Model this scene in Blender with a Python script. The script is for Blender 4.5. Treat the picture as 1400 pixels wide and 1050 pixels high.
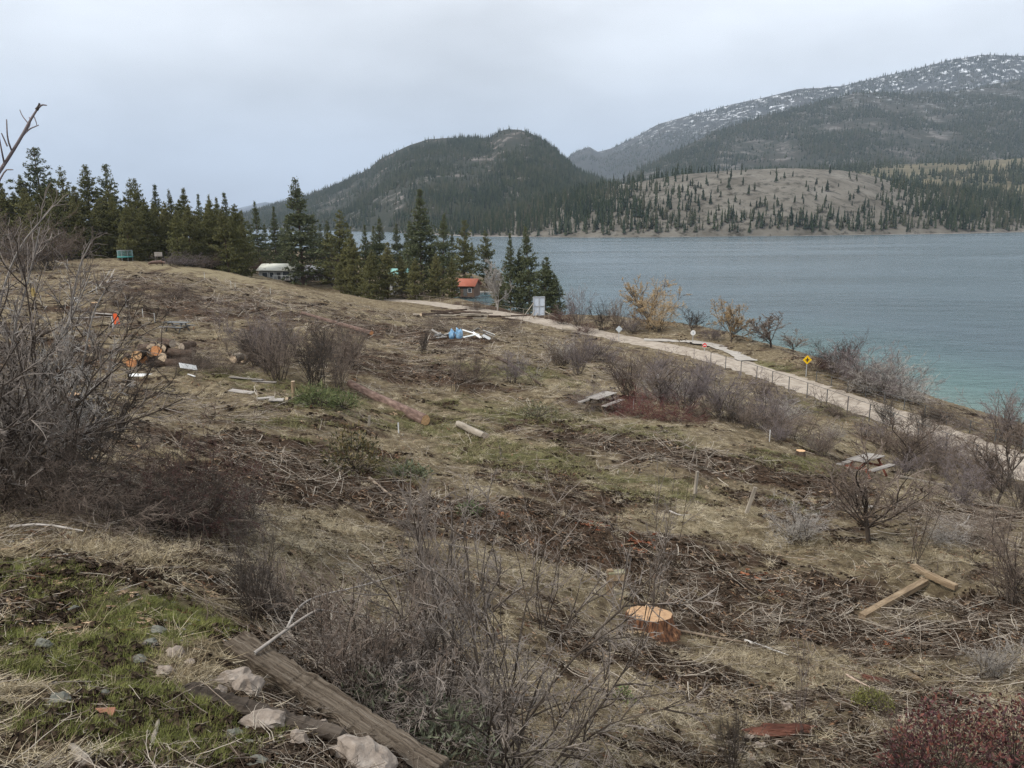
import bpy, math, random
import numpy as np
from mathutils import Vector, Matrix

for o in list(bpy.data.objects):
    bpy.data.objects.remove(o, do_unlink=True)
scene = bpy.context.scene
COL = scene.collection
rnd = random.Random(11)
nr = np.random.default_rng(11)
R = math.radians

# ------------------------------------------------------------------ camera
F = 1050.0                       # focal length in photo pixels (1400 wide)
PITCH = math.atan(225 / F)
ROLL = R(0.45)
CAM = np.array([0.0, 0.0, 20.0])  # lake level is z = 0
_fwd = np.array([0, math.cos(PITCH), -math.sin(PITCH)])
_up0 = np.array([0, math.sin(PITCH), math.cos(PITCH)])
_r0 = np.array([1.0, 0, 0])
_right = math.cos(ROLL) * _r0 - math.sin(ROLL) * _up0
_up = math.cos(ROLL) * _up0 + math.sin(ROLL) * _r0
cd = bpy.data.cameras.new("camera")
cam = bpy.data.objects.new("camera", cd)
COL.objects.link(cam)
M = Matrix.Identity(4)
for i in range(3):
    M[i][0] = _right[i]; M[i][1] = _up[i]; M[i][2] = -_fwd[i]; M[i][3] = CAM[i]
cam.matrix_world = M
cd.sensor_width = 36.0
cd.lens = F / 1400 * 36.0
cd.clip_start = 0.1
cd.clip_end = 40000
scene.camera = cam

# ------------------------------------------------------------------ world and sun (overcast)
SUN_EL, SUN_AZ = R(46), R(-125)   # azimuth from +Y towards +X: behind and left
world = bpy.data.worlds.new("World")
scene.world = world
world.use_nodes = True
wn, wl = world.node_tree.nodes, world.node_tree.links
wn.clear()
w_out = wn.new("ShaderNodeOutputWorld")
w_bg = wn.new("ShaderNodeBackground")
w_bg.inputs["Strength"].default_value = 0.1
sky = wn.new("ShaderNodeTexSky")
sky.sky_type = 'NISHITA'
sky.sun_disc = False
sky.sun_elevation = SUN_EL
sky.sun_rotation = SUN_AZ
tc = wn.new("ShaderNodeTexCoord")
sep = wn.new("ShaderNodeSeparateXYZ")
wl.new(tc.outputs["Generated"], sep.inputs[0])
elev = wn.new("ShaderNodeValToRGB")     # cloud deck: bluish and thinner low down, paler above
wl.new(sep.outputs["Z"], elev.inputs[0])
e = elev.color_ramp.elements
e[0].position = 0.0; e[0].color = (3.0, 3.65, 4.8, 1)
e[1].position = 1.0; e[1].color = (7.6, 7.8, 8.1, 1)
for pos, c in ((0.06, (3.4, 3.95, 4.85, 1)), (0.17, (4.3, 4.6, 5.0, 1)), (0.30, (5.2, 5.38, 5.6, 1))):
    n_ = e.new(pos); n_.color = c
mp = wn.new("ShaderNodeMapping")
mp.inputs["Scale"].default_value = (1.5, 1.5, 3.6)
mp.inputs["Location"].default_value = (.9, .2, .4)
wl.new(tc.outputs["Generated"], mp.inputs[0])
nz = wn.new("ShaderNodeTexNoise")
nz.inputs["Scale"].default_value = 1.5
nz.inputs["Detail"].default_value = 5
nz.inputs["Roughness"].default_value = 0.5
wl.new(mp.outputs[0], nz.inputs["Vector"])
cr = wn.new("ShaderNodeMapRange")
cr.inputs[1].default_value = 0.3; cr.inputs[2].default_value = 0.7
cr.inputs[3].default_value = 0.74; cr.inputs[4].default_value = 1.28
wl.new(nz.outputs[0], cr.inputs[0])
mul = wn.new("ShaderNodeMix"); mul.data_type = 'RGBA'; mul.blend_type = 'MULTIPLY'
mul.inputs[0].default_value = 1.0
wl.new(elev.outputs[0], mul.inputs[6]); wl.new(cr.outputs[0], mul.inputs[7])
mx = wn.new("ShaderNodeMix"); mx.data_type = 'RGBA'
mx.inputs[0].default_value = 0.93
wl.new(sky.outputs[0], mx.inputs[6]); wl.new(mul.outputs[2], mx.inputs[7])
wl.new(mx.outputs[2], w_bg.inputs[0]); wl.new(w_bg.outputs[0], w_out.inputs[0])

sd = bpy.data.lights.new("sun", 'SUN')
sd.energy = 1.5
sd.angle = R(10)
sd.color = (1.0, 0.95, 0.88)
sun = bpy.data.objects.new("sun", sd)
COL.objects.link(sun)
_sdir = Vector((math.sin(SUN_AZ) * math.cos(SUN_EL), math.cos(SUN_AZ) * math.cos(SUN_EL), math.sin(SUN_EL)))
sun.rotation_euler = _sdir.to_track_quat('Z', 'Y').to_euler()

vs = scene.view_settings
vs.view_transform = 'Standard'
vs.look = 'None'
vs.exposure = 0.9
vs.gamma = 1.0
vs.use_curve_mapping = False
scene.render.engine = 'CYCLES'
scene.cycles.max_bounces = 4
scene.cycles.diffuse_bounces = 1
scene.cycles.glossy_bounces = 2
scene.cycles.transparent_max_bounces = 6
scene.cycles.volume_bounces = 0
scene.cycles.use_denoising = True
scene.cycles.denoiser = 'OPENIMAGEDENOISE'
scene.cycles.denoising_input_passes = 'RGB_ALBEDO_NORMAL'
scene.cycles.denoising_prefilter = 'NONE'
scene.cycles.use_adaptive_sampling = True
scene.cycles.adaptive_threshold = 0.01

# ------------------------------------------------------------------ helpers
def ray(px, py):
    px = np.asarray(px, float); py = np.asarray(py, float)
    xc = ((px - 700) / F)[..., None]; yc = (-(py - 525) / F)[..., None]
    return xc * _right + yc * _up + _fwd

def at(px, py, Y):
    """world point seen at photo pixel (px, py), Y metres ahead of the camera"""
    d = ray(px, py)
    return CAM + d / d[..., 1:2] * np.asarray(Y, float)[..., None]

def at_z(px, py, z):
    d = ray(px, py)
    return CAM + d / d[..., 2:3] * (np.asarray(z, float)[..., None] - CAM[2])

def proj(Pn):
    q = Pn - CAM
    zc = np.maximum(q @ _fwd, 0.3)
    return 700 + F * (q @ _right) / zc, 525 - F * (q @ _up) / zc

def hash2(ix, iy, seed):
    h = (ix.astype(np.int64) * 374761393 + iy.astype(np.int64) * 668265263 + seed * 982451653) & 0xffffffff
    h = ((h ^ (h >> 13)) * 1274126177) & 0xffffffff
    h = h ^ (h >> 16)
    return (h & 0xffff) / 65535.0

def vnoise(x, y, seed=0):
    ix, iy = np.floor(x), np.floor(y)
    fx, fy = x - ix, y - iy
    fx = fx * fx * (3 - 2 * fx); fy = fy * fy * (3 - 2 * fy)
    a = hash2(ix, iy, seed); b = hash2(ix + 1, iy, seed)
    c = hash2(ix, iy + 1, seed); d = hash2(ix + 1, iy + 1, seed)
    return (a * (1 - fx) + b * fx) * (1 - fy) + (c * (1 - fx) + d * fx) * fy - 0.5

def fbm(x, y, octv=4, seed=0, gain=0.5):
    s = 0; a = 1.0
    for k in range(octv):
        s = s + a * vnoise(x, y, seed + k * 17)
        x = x * 2.03 + 3.1; y = y * 2.03 + 1.7; a *= gain
    return s

def sstep(a, b, x):
    t = np.clip((x - a) / (b - a), 0, 1)
    return t * t * (3 - 2 * t)

def mesh_np(name, V, Fc, mats=(), smooth=False, mat_idx=None):
    """V (n,3); Fc list of (k,3)/(k,4) arrays"""
    me = bpy.data.meshes.new(name)
    V = np.asarray(V, np.float32)
    if not isinstance(Fc, (list, tuple)):
        Fc = [Fc]
    Fc = [np.asarray(f, np.int32) for f in Fc if len(f)]
    me.vertices.add(len(V)); me.vertices.foreach_set("co", V.ravel())
    nl = sum(f.size for f in Fc); npoly = sum(len(f) for f in Fc)
    me.loops.add(nl); me.polygons.add(npoly)
    me.loops.foreach_set("vertex_index", np.concatenate([f.ravel() for f in Fc]))
    tot = np.concatenate([np.full(len(f), f.shape[1], np.int32) for f in Fc])
    st = np.concatenate([[0], np.cumsum(tot)[:-1]]).astype(np.int32)
    me.polygons.foreach_set("loop_start", st)
    me.polygons.foreach_set("loop_total", tot)
    if mat_idx is not None:
        me.polygons.foreach_set("material_index", np.asarray(mat_idx, np.int32))
    if smooth:
        me.polygons.foreach_set("use_smooth", np.ones(npoly, bool))
    for m in mats:
        me.materials.append(m)
    me.update(calc_edges=True)
    return me

def attr(me, name, vals, kind='FLOAT'):
    a = me.attributes.new(name, kind, 'POINT')
    key = {'FLOAT': 'value', 'INT': 'value', 'FLOAT_VECTOR': 'vector', 'FLOAT_COLOR': 'color'}[kind]
    a.data.foreach_set(key, np.asarray(vals, np.int32 if kind == 'INT' else np.float32).ravel())

def link(name, data, parent=None, loc=None, rot=None, scale=None, label=None, cat=None, group=None, kind=None):
    o = bpy.data.objects.new(name, data)
    COL.objects.link(o)
    if parent is not None: o.parent = parent
    if loc is not None: o.location = [float(v) for v in loc]
    if rot is not None: o.rotation_euler = [float(v) for v in rot]
    if scale is not None:
        o.scale = (scale,) * 3 if isinstance(scale, (int, float)) else scale
    if label: o["label"] = label
    if cat: o["category"] = cat
    if group: o["group"] = group
    if kind: o["kind"] = kind
    return o

# ---- materials
MATS = {}
def nodes_of(name):
    m = bpy.data.materials.new(name)
    m.use_nodes = True
    nt = m.node_tree
    return m, nt.nodes, nt.links, nt.nodes["Principled BSDF"]

def ramp_node(N, stops):
    r = N.new("ShaderNodeValToRGB")
    el = r.color_ramp.elements
    while len(el) < len(stops): el.new(0.5)
    for k, (p, c) in enumerate(stops):
        el[k].position = p; el[k].color = (*c, 1)
    return r

def pm(name, cols, scale=8.0, rough=0.85, bump=0.0, bscale=None, stretch=(1, 1, 1), objrand=0.0, coord="Object", detail=6, spec=0.2, attrib=None):
    """procedural material: noise through a ramp of cols, optional per-object tint and bump"""
    if name in MATS: return MATS[name]
    m, N, L, B = nodes_of(name)
    t = N.new("ShaderNodeTexCoord")
    mpn = N.new("ShaderNodeMapping"); mpn.inputs["Scale"].default_value = stretch
    L.new(t.outputs[coord], mpn.inputs[0])
    n = N.new("ShaderNodeTexNoise"); n.inputs["Scale"].default_value = scale; n.inputs["Detail"].default_value = detail
    n.inputs["Roughness"].default_value = 0.65
    L.new(mpn.outputs[0], n.inputs["Vector"])
    k = len(cols)
    r = ramp_node(N, [(0.28 + 0.44 * i / max(1, k - 1), c) for i, c in enumerate(cols)])
    fac = n.outputs[0]
    if objrand or attrib:
        if attrib:
            oi = N.new("ShaderNodeAttribute"); oi.attribute_name = attrib; src = oi.outputs["Fac"]
        else:
            oi = N.new("ShaderNodeObjectInfo"); src = oi.outputs["Random"]
        ma = N.new("ShaderNodeMath"); ma.operation = 'MULTIPLY_ADD'
        L.new(src, ma.inputs[0]); ma.inputs[1].default_value = objrand if objrand else 0.44
        ad = N.new("ShaderNodeMath"); ad.operation = 'SUBTRACT'
        L.new(fac, ad.inputs[0]); ad.inputs[1].default_value = (objrand if objrand else 0.44) / 2
        L.new(ad.outputs[0], ma.inputs[2])
        fac = ma.outputs[0]
    L.new(fac, r.inputs[0])
    L.new(r.outputs[0], B.inputs["Base Color"])
    B.inputs["Roughness"].default_value = rough
    B.inputs["Specular IOR Level"].default_value = spec
    if bump:
        n2 = N.new("ShaderNodeTexNoise"); n2.inputs["Scale"].default_value = bscale or scale * 2
        n2.inputs["Detail"].default_value = 5
        L.new(mpn.outputs[0], n2.inputs["Vector"])
        bp = N.new("ShaderNodeBump"); bp.inputs["Strength"].default_value = bump; bp.inputs["Distance"].default_value = 0.03
        L.new(n2.outputs[0], bp.inputs["Height"]); L.new(bp.outputs[0], B.inputs["Normal"])
    MATS[name] = m
    return m
# ------------------------------------------------------------------ terrain shape
PATH_Z = 3.0
PATH_PX = [(504, 408), (570, 412), (636, 422), (690, 430), (740, 439), (812, 455), (880, 469), (932, 478),
           (1013, 500), (1075, 519), (1102, 529), (1194, 560), (1290, 596), (1374, 628), (1480, 672)]
_pp = np.array(PATH_PX, float)
PATH = at_z(_pp[:, 0], _pp[:, 1], np.full(len(_pp), PATH_Z))[:, :2]
PATH = np.vstack([PATH[0] + (PATH[0] - PATH[1]) * 0.8 + np.array([-6, 6]), PATH, PATH[-1] + (PATH[-1] - PATH[-2]) * 1.5])
def _smooth(Pl, n=3):
    for _ in range(n):
        Q = [Pl[0]]
        for a, b in zip(Pl[:-1], Pl[1:]):
            Q += [a * .75 + b * .25, a * .25 + b * .75]
        Q.append(Pl[-1]); Pl = np.array(Q)
    return Pl
PATH = _smooth(PATH)
_sp = np.array([(1560, 630), (1400, 580), (1290, 548), (1215, 522), (1140, 496), (1080, 477), (1040, 468), (990, 458), (940, 452), (890, 444), (830, 442), (770, 441),
                (705, 427), (640, 413), (606, 409), (640, 401), (690, 398), (705, 393), (690, 386), (600, 366), (450, 345), (300, 335)], float)
SHORE = at_z(_sp[:, 0], _sp[:, 1], np.zeros(len(_sp)))[:, :2]
SHORE = np.vstack([SHORE[0] + np.array([30, -60]), SHORE, [-420, 600], [-900, 640]])
LANDPOLY = np.vstack([SHORE, [-900, -80], [120, -80]])

def dist_poly(X, Y, Pl):
    X = np.asarray(X, float); Y = np.asarray(Y, float)
    best = np.full(X.shape, 1e18)
    for a, b in zip(Pl[:-1], Pl[1:]):
        d = b - a; L2 = d @ d
        t = np.clip(((X - a[0]) * d[0] + (Y - a[1]) * d[1]) / L2, 0, 1)
        best = np.minimum(best, (X - a[0] - t * d[0]) ** 2 + (Y - a[1] - t * d[1]) ** 2)
    return np.sqrt(best)

def in_poly(X, Y, Pl):
    ins = np.zeros(X.shape, bool)
    n = len(Pl)
    for i in range(n):
        x1, y1 = Pl[i]; x2, y2 = Pl[(i + 1) % n]
        if y1 == y2: continue
        c = ((y1 > Y) != (y2 > Y)) & (X < (x2 - x1) * (Y - y1) / (y2 - y1) + x1)
        ins ^= c
    return ins

CP = [(0, 1050, 3.0), (200, 1050, 3.1), (400, 1050, 3.4), (540, 1050, 3.7), (0, 950, 3.9), (150, 950, 4.0), (300, 950, 4.2),
      (420, 985, 4.1), (0, 860, 5.0), (150, 860, 5.2), (300, 875, 5.3), (0, 780, 6.3), (150, 770, 6.8), (280, 790, 6.9),
      (0, 700, 8.5), (200, 700, 9.6), (300, 720, 10),
      (650, 1050, 5.5), (800, 1050, 6.8), (1000, 1050, 7.4), (1200, 1050, 7.6), (1400, 1050, 7.8), (450, 860, 7.6), (600, 900, 8.4),
      (700, 950, 8.3), (900, 950, 9.3), (1100, 950, 9.8), (1400, 950, 10.2), (500, 780, 11.5), (650, 800, 12), (887, 862, 13.3),
      (1100, 870, 13.2), (1400, 860, 13.8), (400, 700, 14), (550, 700, 16.5), (700, 720, 17), (900, 740, 18.5), (1200, 740, 20),
      (1400, 750, 20), (350, 620, 20), (500, 630, 22), (700, 640, 25), (900, 640, 27.5), (1180, 650, 33), (1400, 700, 26),
      (60, 640, 12), (150, 560, 24), (300, 560, 30), (430, 545, 34), (580, 585, 36), (700, 570, 38), (820, 560, 42), (1000, 580, 41),
      (1100, 612, 40), (1280, 660, 42), (1420, 690, 38), (205, 500, 47), (350, 500, 46), (500, 500, 52), (650, 500, 58), (800, 505, 62),
      (950, 530, 62), (100, 450, 62), (240, 450, 68), (400, 440, 78), (550, 460, 78), (640, 464, 82), (760, 468, 92), (100, 400, 95),
      (200, 400, 95), (300, 400, 110), (450, 412, 122), (600, 437, 120), (560, 427, 132), (50, 365, 140), (170, 358, 150), (220, 362, 150),
      (300, 370, 170), (400, 385, 180), (460, 401, 165), (0, 352, 200), (385, 380, 205), (543, 396, 190), (-250, 400, 90), (-250, 560, 25),
      (-250, 800, 6), (-200, 350, 220), (860, 490, 88), (1050, 545, 66), (1170, 590, 55)]
_c = np.array(CP, float)
CTRL = at(_c[:, 0], _c[:, 1], _c[:, 2])
extra = [(0, 0, 18.35), (-5, 0, 18.5), (4, 0, 17.2), (0, -5, 18.5), (9, 0, 15.5), (-12, 0, 18.6), (9, -5, 15.5), (60, 10, 4), (40, 0, 8), (-40, 0, 19), (-60, 320, 3), (-160, 300, 6),
         (-250, 380, 8), (-350, 250, 14), (-200, 100, 14), (-300, 500, 4), (60, 30, 3), (80, 20, 3)]
CTRL = np.vstack([CTRL, np.array(extra, float)])
for off in (-4.0, 0.0, 4.0):   # the old railway grade is level
    d_ = np.gradient(PATH, axis=0); n_ = np.stack([d_[:, 1], -d_[:, 0]], 1); n_ /= np.linalg.norm(n_, axis=1)[:, None]
    q = (PATH + n_ * off)[::9]
    CTRL = np.vstack([CTRL, np.c_[q, np.full(len(q), PATH_Z)]])

def warp(X, Y):
    Yc = np.maximum(Y, -5.2) + 6.5
    return np.stack([X / Yc * 1.6, np.log(Yc)], -1)
def _phi(r2):
    return 0.5 * r2 * np.log(r2 + 1e-9)
_U = warp(CTRL[:, 0], CTRL[:, 1])
_d2 = ((_U[:, None] - _U[None]) ** 2).sum(-1)
_n = len(_U)
_A = np.zeros((_n + 3, _n + 3))
_A[:_n, :_n] = _phi(_d2) + np.eye(_n) * 0.004
_A[:_n, _n] = 1; _A[:_n, _n + 1:] = _U
_A[_n, :_n] = 1; _A[_n + 1:, :_n] = _U.T
_W = np.linalg.solve(_A, np.r_[CTRL[:, 2], 0, 0, 0])

MUD = [(430, 665, 150, 26, 1), (600, 700, 150, 22, 1), (760, 735, 140, 22, 1), (900, 762, 150, 26, 1), (1010, 815, 170, 30, 1), (1120, 870, 150, 26, .9),
       (860, 895, 90, 24, 1), (950, 925, 70, 18, .9), (880, 612, 150, 16, .8), (1000, 640, 130, 16, .9), (1130, 668, 90, 18, 1), (590, 462, 80, 12, 1), (500, 450, 60, 10, .8),
       (330, 610, 90, 22, .8), (560, 505, 90, 14, .6), (300, 660, 110, 30, .8), (200, 395, 90, 14, .6), (290, 420, 120, 16, .7), (600, 520, 80, 10, .7),
       (720, 660, 70, 16, .8), (780, 690, 80, 20, .8), (1040, 690, 80, 14, .6), (1300, 700, 60, 20, .7), (520, 960, 160, 60, .8), (1250, 880, 150, 26, .7), (100, 830, 30, 14, .7), (180, 945, 40, 14, .9),
       (1350, 850, 60, 40, .6), (60, 480, 120, 60, .4), (700, 430, 80, 8, .6)]
STRAW = [(700, 650, 90, 30, .9), (640, 600, 100, 26, .6), (950, 690, 110, 20, .8), (800, 800, 120, 16, 1), (720, 775, 80, 14, 1), (1010, 900, 120, 26, 1), (1150, 930, 110, 30, .8), (900, 950, 130, 30, .6),
         (1250, 760, 150, 16, .7), (1300, 670, 90, 20, .7), (380, 760, 120, 40, .7), (200, 760, 140, 30, .7), (540, 440, 40, 8, .4), (860, 580, 140, 14, .8), (1000, 730, 140, 14, .6), (280, 372, 90, 8, .9),
         (1180, 600, 160, 30, .6), (950, 545, 120, 20, .5), (440, 720, 80, 14, .7), (60, 1020, 120, 30, .8), (260, 930, 90, 30, .6), (500, 400, 80, 6, .6), (1050, 980, 120, 30, .7), (780, 530, 120, 14, .5)]
GREEN = [(1085, 635, 70, 18, 1), (1040, 625, 60, 10, .6), (690, 620, 130, 30, .9), (600, 585, 100, 22, .85), (730, 570, 140, 20, .85), (700, 510, 90, 14, .95), (60, 800, 100, 26, 1.1), (190, 845, 130, 32, 1.0), (90, 900, 160, 45, .9), (200, 950, 140, 30, .7),
         (270, 985, 130, 26, .9), (150, 1010, 200, 40, .6), (430, 545, 90, 20, .8), (320, 515, 110, 16, .75), (870, 590, 120, 18, .75), (1060, 505, 60, 10, .8), (1070, 690, 60, 12, .6), (560, 650, 80, 20, .7), (380, 580, 80, 24, .6),
         (900, 670, 140, 24, .75), (1190, 955, 30, 10, .8), (880, 945, 40, 12, .4), (1150, 560, 90, 20, .6), (1020, 730, 120, 14, .5), (940, 900, 120, 20, .4), (640, 690, 50, 12, .4)]
def blobs(px, py, bl):
    m = np.zeros_like(px)
    for x, y, rx, ry, s in bl:
        d2 = ((px - x) / rx) ** 2 + ((py - y - (px - x) * 0.14) / ry) ** 2
        m = np.maximum(m, s * np.exp(-d2 * 0.9))
    return m

def height(X, Y, detail=True):
    X = np.asarray(X, float); Y = np.asarray(Y, float)
    sh = X.shape; X = X.ravel(); Y = Y.ravel()
    U = warp(X, Y)
    z = np.empty(len(X))
    for s in range(0, len(X), 20000):
        u = U[s:s + 20000]
        d2 = ((u[:, None] - _U[None]) ** 2).sum(-1)
        z[s:s + 20000] = _phi(d2) @ _W[:_n] + _W[_n] + u @ _W[_n + 1:]
    dp = dist_poly(X, Y, PATH)
    if detail:
        rough = sstep(2.5, 6, dp)
        r = np.hypot(X, Y)
        lead = np.clip(blobs(*proj(np.stack([X, Y, z], 1)), MUD), 0, 1) * (Y > 3)
        z = z + rough * lead * (.10 * np.abs(fbm(X / .9, Y / .35, 3, 91)) - .05 * (1 + np.sin(Y * 3.2 + X * .8 + 2 * fbm(X / 4, Y / 4, 2, 93))))
        z = z + rough * (0.9 * fbm(X / 14, Y / 14, 3, 5) * sstep(12, 40, r) + 0.30 * fbm(X / 3.0, Y / 2.2, 3, 9) * sstep(3, 12, r)
                         + (.10 + .10 * sstep(8, 20, r)) * fbm(X / .8, Y / .6, 3, 21) + 0.035 * fbm(X / .16, Y / .13, 2, 33) * (1 - sstep(15, 40, r)))
    z = z * sstep(2.2, 5.0, dp) + PATH_Z * (1 - sstep(2.2, 5.0, dp))
    ds = dist_poly(X, Y, SHORE)
    ins = in_poly(X, Y, LANDPOLY)
    sd_ = np.where(ins, ds, -ds)
    cap = np.where(sd_ > 0, 0.05 + 0.16 * sd_ + 0.012 * sd_ ** 2, 0.12 * sd_)
    cap = np.maximum(cap, -4)
    k = 0.6                                   # smooth minimum with the beach profile
    h_ = np.clip(0.5 + 0.5 * (cap - z) / k, 0, 1)
    z = cap * (1 - h_) + z * h_ - k * h_ * (1 - h_)
    return z.reshape(sh)

def gz(x, y):
    return float(height(np.array([x]), np.array([y]))[0])

_TT = np.concatenate([np.linspace(2.2, 12, 200), np.linspace(12.05, 60, 400), np.linspace(60.3, 420, 500)])
def G(px, py):
    """point where the ray through the photo pixel meets the ground"""
    d = ray(px, py); d = d / d[1]
    Pn = CAM + d * _TT[:, None]
    z = height(Pn[:, 0], Pn[:, 1], detail=False)
    k = np.argmax(Pn[:, 2] <= z)
    if Pn[k, 2] > z[k]: k = len(_TT) - 1
    a, b = max(0, k - 70), min(len(_TT), k + 71)
    Pn = Pn[a:b]; z = height(Pn[:, 0], Pn[:, 1])
    k = np.argmax(Pn[:, 2] <= z)
    if Pn[k, 2] > z[k]: k = len(Pn) - 1
    p = Pn[k].copy(); p[2] = z[k]
    return p

# ------------------------------------------------------------------ ground mesh with cover masks
_nu, _nv = 520, 740
_v = np.linspace(math.log(1.6), math.log(640), _nv)
_u = np.linspace(-1.75, 1.75, _nu)
_uu, _vv = np.meshgrid(_u, _v)
GY = np.exp(_vv) - 6.5
GX = _uu * np.exp(_vv) / 1.6
GZ = height(GX, GY)
GP = np.stack([GX, GY, GZ], -1).reshape(-1, 3)

def masks(Pn):
    px, py = proj(Pn)
    X, Y = Pn[:, 0], Pn[:, 1]
    s = np.clip(np.hypot(X, Y) / 25, 0.25, 4)
    n1 = fbm(X / (1.9 * 1) , Y / 1.2, 4, 41); n2 = fbm(X / .9, Y / .6, 4, 51); n3 = fbm(X / 5.5, Y / 3, 3, 61)
    ok = Y > 1.5
    mud = sstep(.22, .62, blobs(px, py, MUD) * ok + .9 * n1 + .4 * n2 + .17)
    straw = sstep(.25, .75, blobs(px, py, STRAW) * ok + .7 * n2 + .5 * n3 + .12)
    green = sstep(.3, .85, blobs(px, py, GREEN) * ok + .75 * n1 + .3 * n2) * (blobs(px, py, GREEN) > .06) * ok
    return mud, straw, green
_mud, _straw, _green = masks(GP)
_idx = np.arange(_nu * _nv).reshape(_nv, _nu)
_q = np.stack([_idx[:-1, :-1], _idx[:-1, 1:], _idx[1:, 1:], _idx[1:, :-1]], -1).reshape(-1, 4)
_keep = GP[_q, 2].max(1) > -3.9
_q = _q[_keep]

def ground_material():
    m, N, L, B = nodes_of("ground_litter")
    at_ = N.new("ShaderNodeAttribute"); at_.attribute_name = "cover"
    sp = N.new("ShaderNodeSeparateColor"); L.new(at_.outputs["Color"], sp.inputs[0])
    t = N.new("ShaderNodeTexCoord")
    def noise(scale, detail=8, rough=.7, st=(1, 1, 1)):
        mpn = N.new("ShaderNodeMapping"); mpn.inputs["Scale"].default_value = st
        L.new(t.outputs["Object"], mpn.inputs[0])
        n = N.new("ShaderNodeTexNoise"); n.inputs["Scale"].default_value = scale; n.inputs["Detail"].default_value = detail; n.inputs["Roughness"].default_value = rough
        L.new(mpn.outputs[0], n.inputs["Vector"]); return n.outputs[0]
    nA = noise(2.2, 12, .75); nB = noise(9, 8, .75, (1, 1.8, 1)); nC = noise(.6, 5)
    base = ramp_node(N, [(.3, (.03, .021, .014)), (.43, (.115, .086, .053)), (.55, (.225, .178, .11)), (.70, (.42, .35, .245))])
    L.new(nA, base.inputs[0])
    mudc = ramp_node(N, [(.3, (.02, .012, .008)), (.5, (.06, .037, .024)), (.7, (.14, .09, .058))])
    L.new(nB, mudc.inputs[0])
    strc = ramp_node(N, [(.3, (.09, .072, .042)), (.5, (.255, .21, .128)), (.7, (.42, .355, .235))])
    L.new(nB, strc.inputs[0])
    grc = ramp_node(N, [(.3, (.05, .052, .022)), (.5, (.14, .138, .058)), (.7, (.26, .245, .115))])
    L.new(nA, grc.inputs[0])
    def mix(f, a, b):
        x = N.new("ShaderNodeMix"); x.data_type = 'RGBA'
        L.new(f, x.inputs[0]); L.new(a, x.inputs[6]); L.new(b, x.inputs[7]); return x.outputs[2]
    def thr(src, amt):
        k = N.new("ShaderNodeMath"); k.operation = 'SUBTRACT'; L.new(nB, k.inputs[0]); k.inputs[1].default_value = .5
        k2 = N.new("ShaderNodeMath"); k2.operation = 'MULTIPLY_ADD'; L.new(k.outputs[0], k2.inputs[0]); k2.inputs[1].default_value = amt; L.new(src, k2.inputs[2])
        k2.use_clamp = True; return k2.outputs[0]
    c = mix(thr(sp.outputs[2], 1.6), base.outputs[0], strc.outputs[0])
    c = mix(thr(sp.outputs[1], 1.6), c, grc.outputs[0])
    c = mix(thr(sp.outputs[0], 1.4), c, mudc.outputs[0])
    L.new(c, B.inputs["Base Color"])
    B.inputs["Roughness"].default_value = .95; B.inputs["Specular IOR Level"].default_value = .1
    ad = N.new("ShaderNodeMath"); ad.operation = 'ADD'; L.new(nA, ad.inputs[0]); L.new(nB, ad.inputs[1])
    bp = N.new("ShaderNodeBump"); bp.inputs["Strength"].default_value = .9; bp.inputs["Distance"].default_value = .12
    L.new(ad.outputs[0], bp.inputs["Height"]); L.new(bp.outputs[0], B.inputs["Normal"])
    return m
gm = mesh_np("ground", GP, _q, [ground_material()], smooth=True)
attr(gm, "cover", np.c_[_mud, _green, _straw, np.ones(len(_mud))], 'FLOAT_COLOR')
link("ground", gm, kind="structure")

# ------------------------------------------------------------------ lake
_lu = np.linspace(-1.6, 1.9, 150); _lv = np.linspace(math.log(45), math.log(14000), 170)
_a, _b = np.meshgrid(_lu, _lv)
LY = np.exp(_b); LX = _a * LY
_ds = dist_poly(LX.ravel(), LY.ravel(), SHORE)
_i = np.arange(150 * 170).reshape(170, 150)
lm, N, L, B = nodes_of("lake_water")
t = N.new("ShaderNodeTexCoord")
a_ = N.new("ShaderNodeAttribute"); a_.attribute_name = "shallow"
wr = ramp_node(N, [(0, (.060, .098, .118)), (.35, (.062, .110, .122)), (.7, (.078, .145, .138)), (1, (.13, .19, .165))])
nn = N.new("ShaderNodeTexNoise"); nn.inputs["Scale"].default_value = .03; nn.inputs["Detail"].default_value = 4
L.new(t.outputs["Object"], nn.inputs["Vector"])
mm = N.new("ShaderNodeMath"); mm.operation = 'MULTIPLY_ADD'; L.new(nn.outputs[0], mm.inputs[0]); mm.inputs[1].default_value = .25
sb = N.new("ShaderNodeMath"); sb.operation = 'SUBTRACT'; L.new(a_.outputs["Fac"], sb.inputs[0]); sb.inputs[1].default_value = .12
L.new(sb.outputs[0], mm.inputs[2]); L.new(mm.outputs[0], wr.inputs[0]); L.new(wr.outputs[0], B.inputs["Base Color"])
wl1 = N.new('ShaderNodeTexNoise'); wl1.inputs['Scale'].default_value = .006; wl1.inputs['Detail'].default_value = 4
wlm = N.new('ShaderNodeMapping'); wlm.inputs['Scale'].default_value = (1, 3, 1); wlm.inputs['Rotation'].default_value = (0, 0, R(18)); L.new(t.outputs['Object'], wlm.inputs[0]); L.new(wlm.outputs[0], wl1.inputs['Vector'])
wlr = N.new('ShaderNodeMapRange'); wlr.inputs[1].default_value = .35; wlr.inputs[2].default_value = .65; wlr.inputs[3].default_value = .13; wlr.inputs[4].default_value = .26; L.new(wl1.outputs[0], wlr.inputs[0]); L.new(wlr.outputs[0], B.inputs['Roughness'])
B.inputs["IOR"].default_value = 1.33
mpn = N.new("ShaderNodeMapping"); mpn.inputs["Scale"].default_value = (1, 2.2, 1); mpn.inputs["Rotation"].default_value = (0, 0, R(-25))
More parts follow.
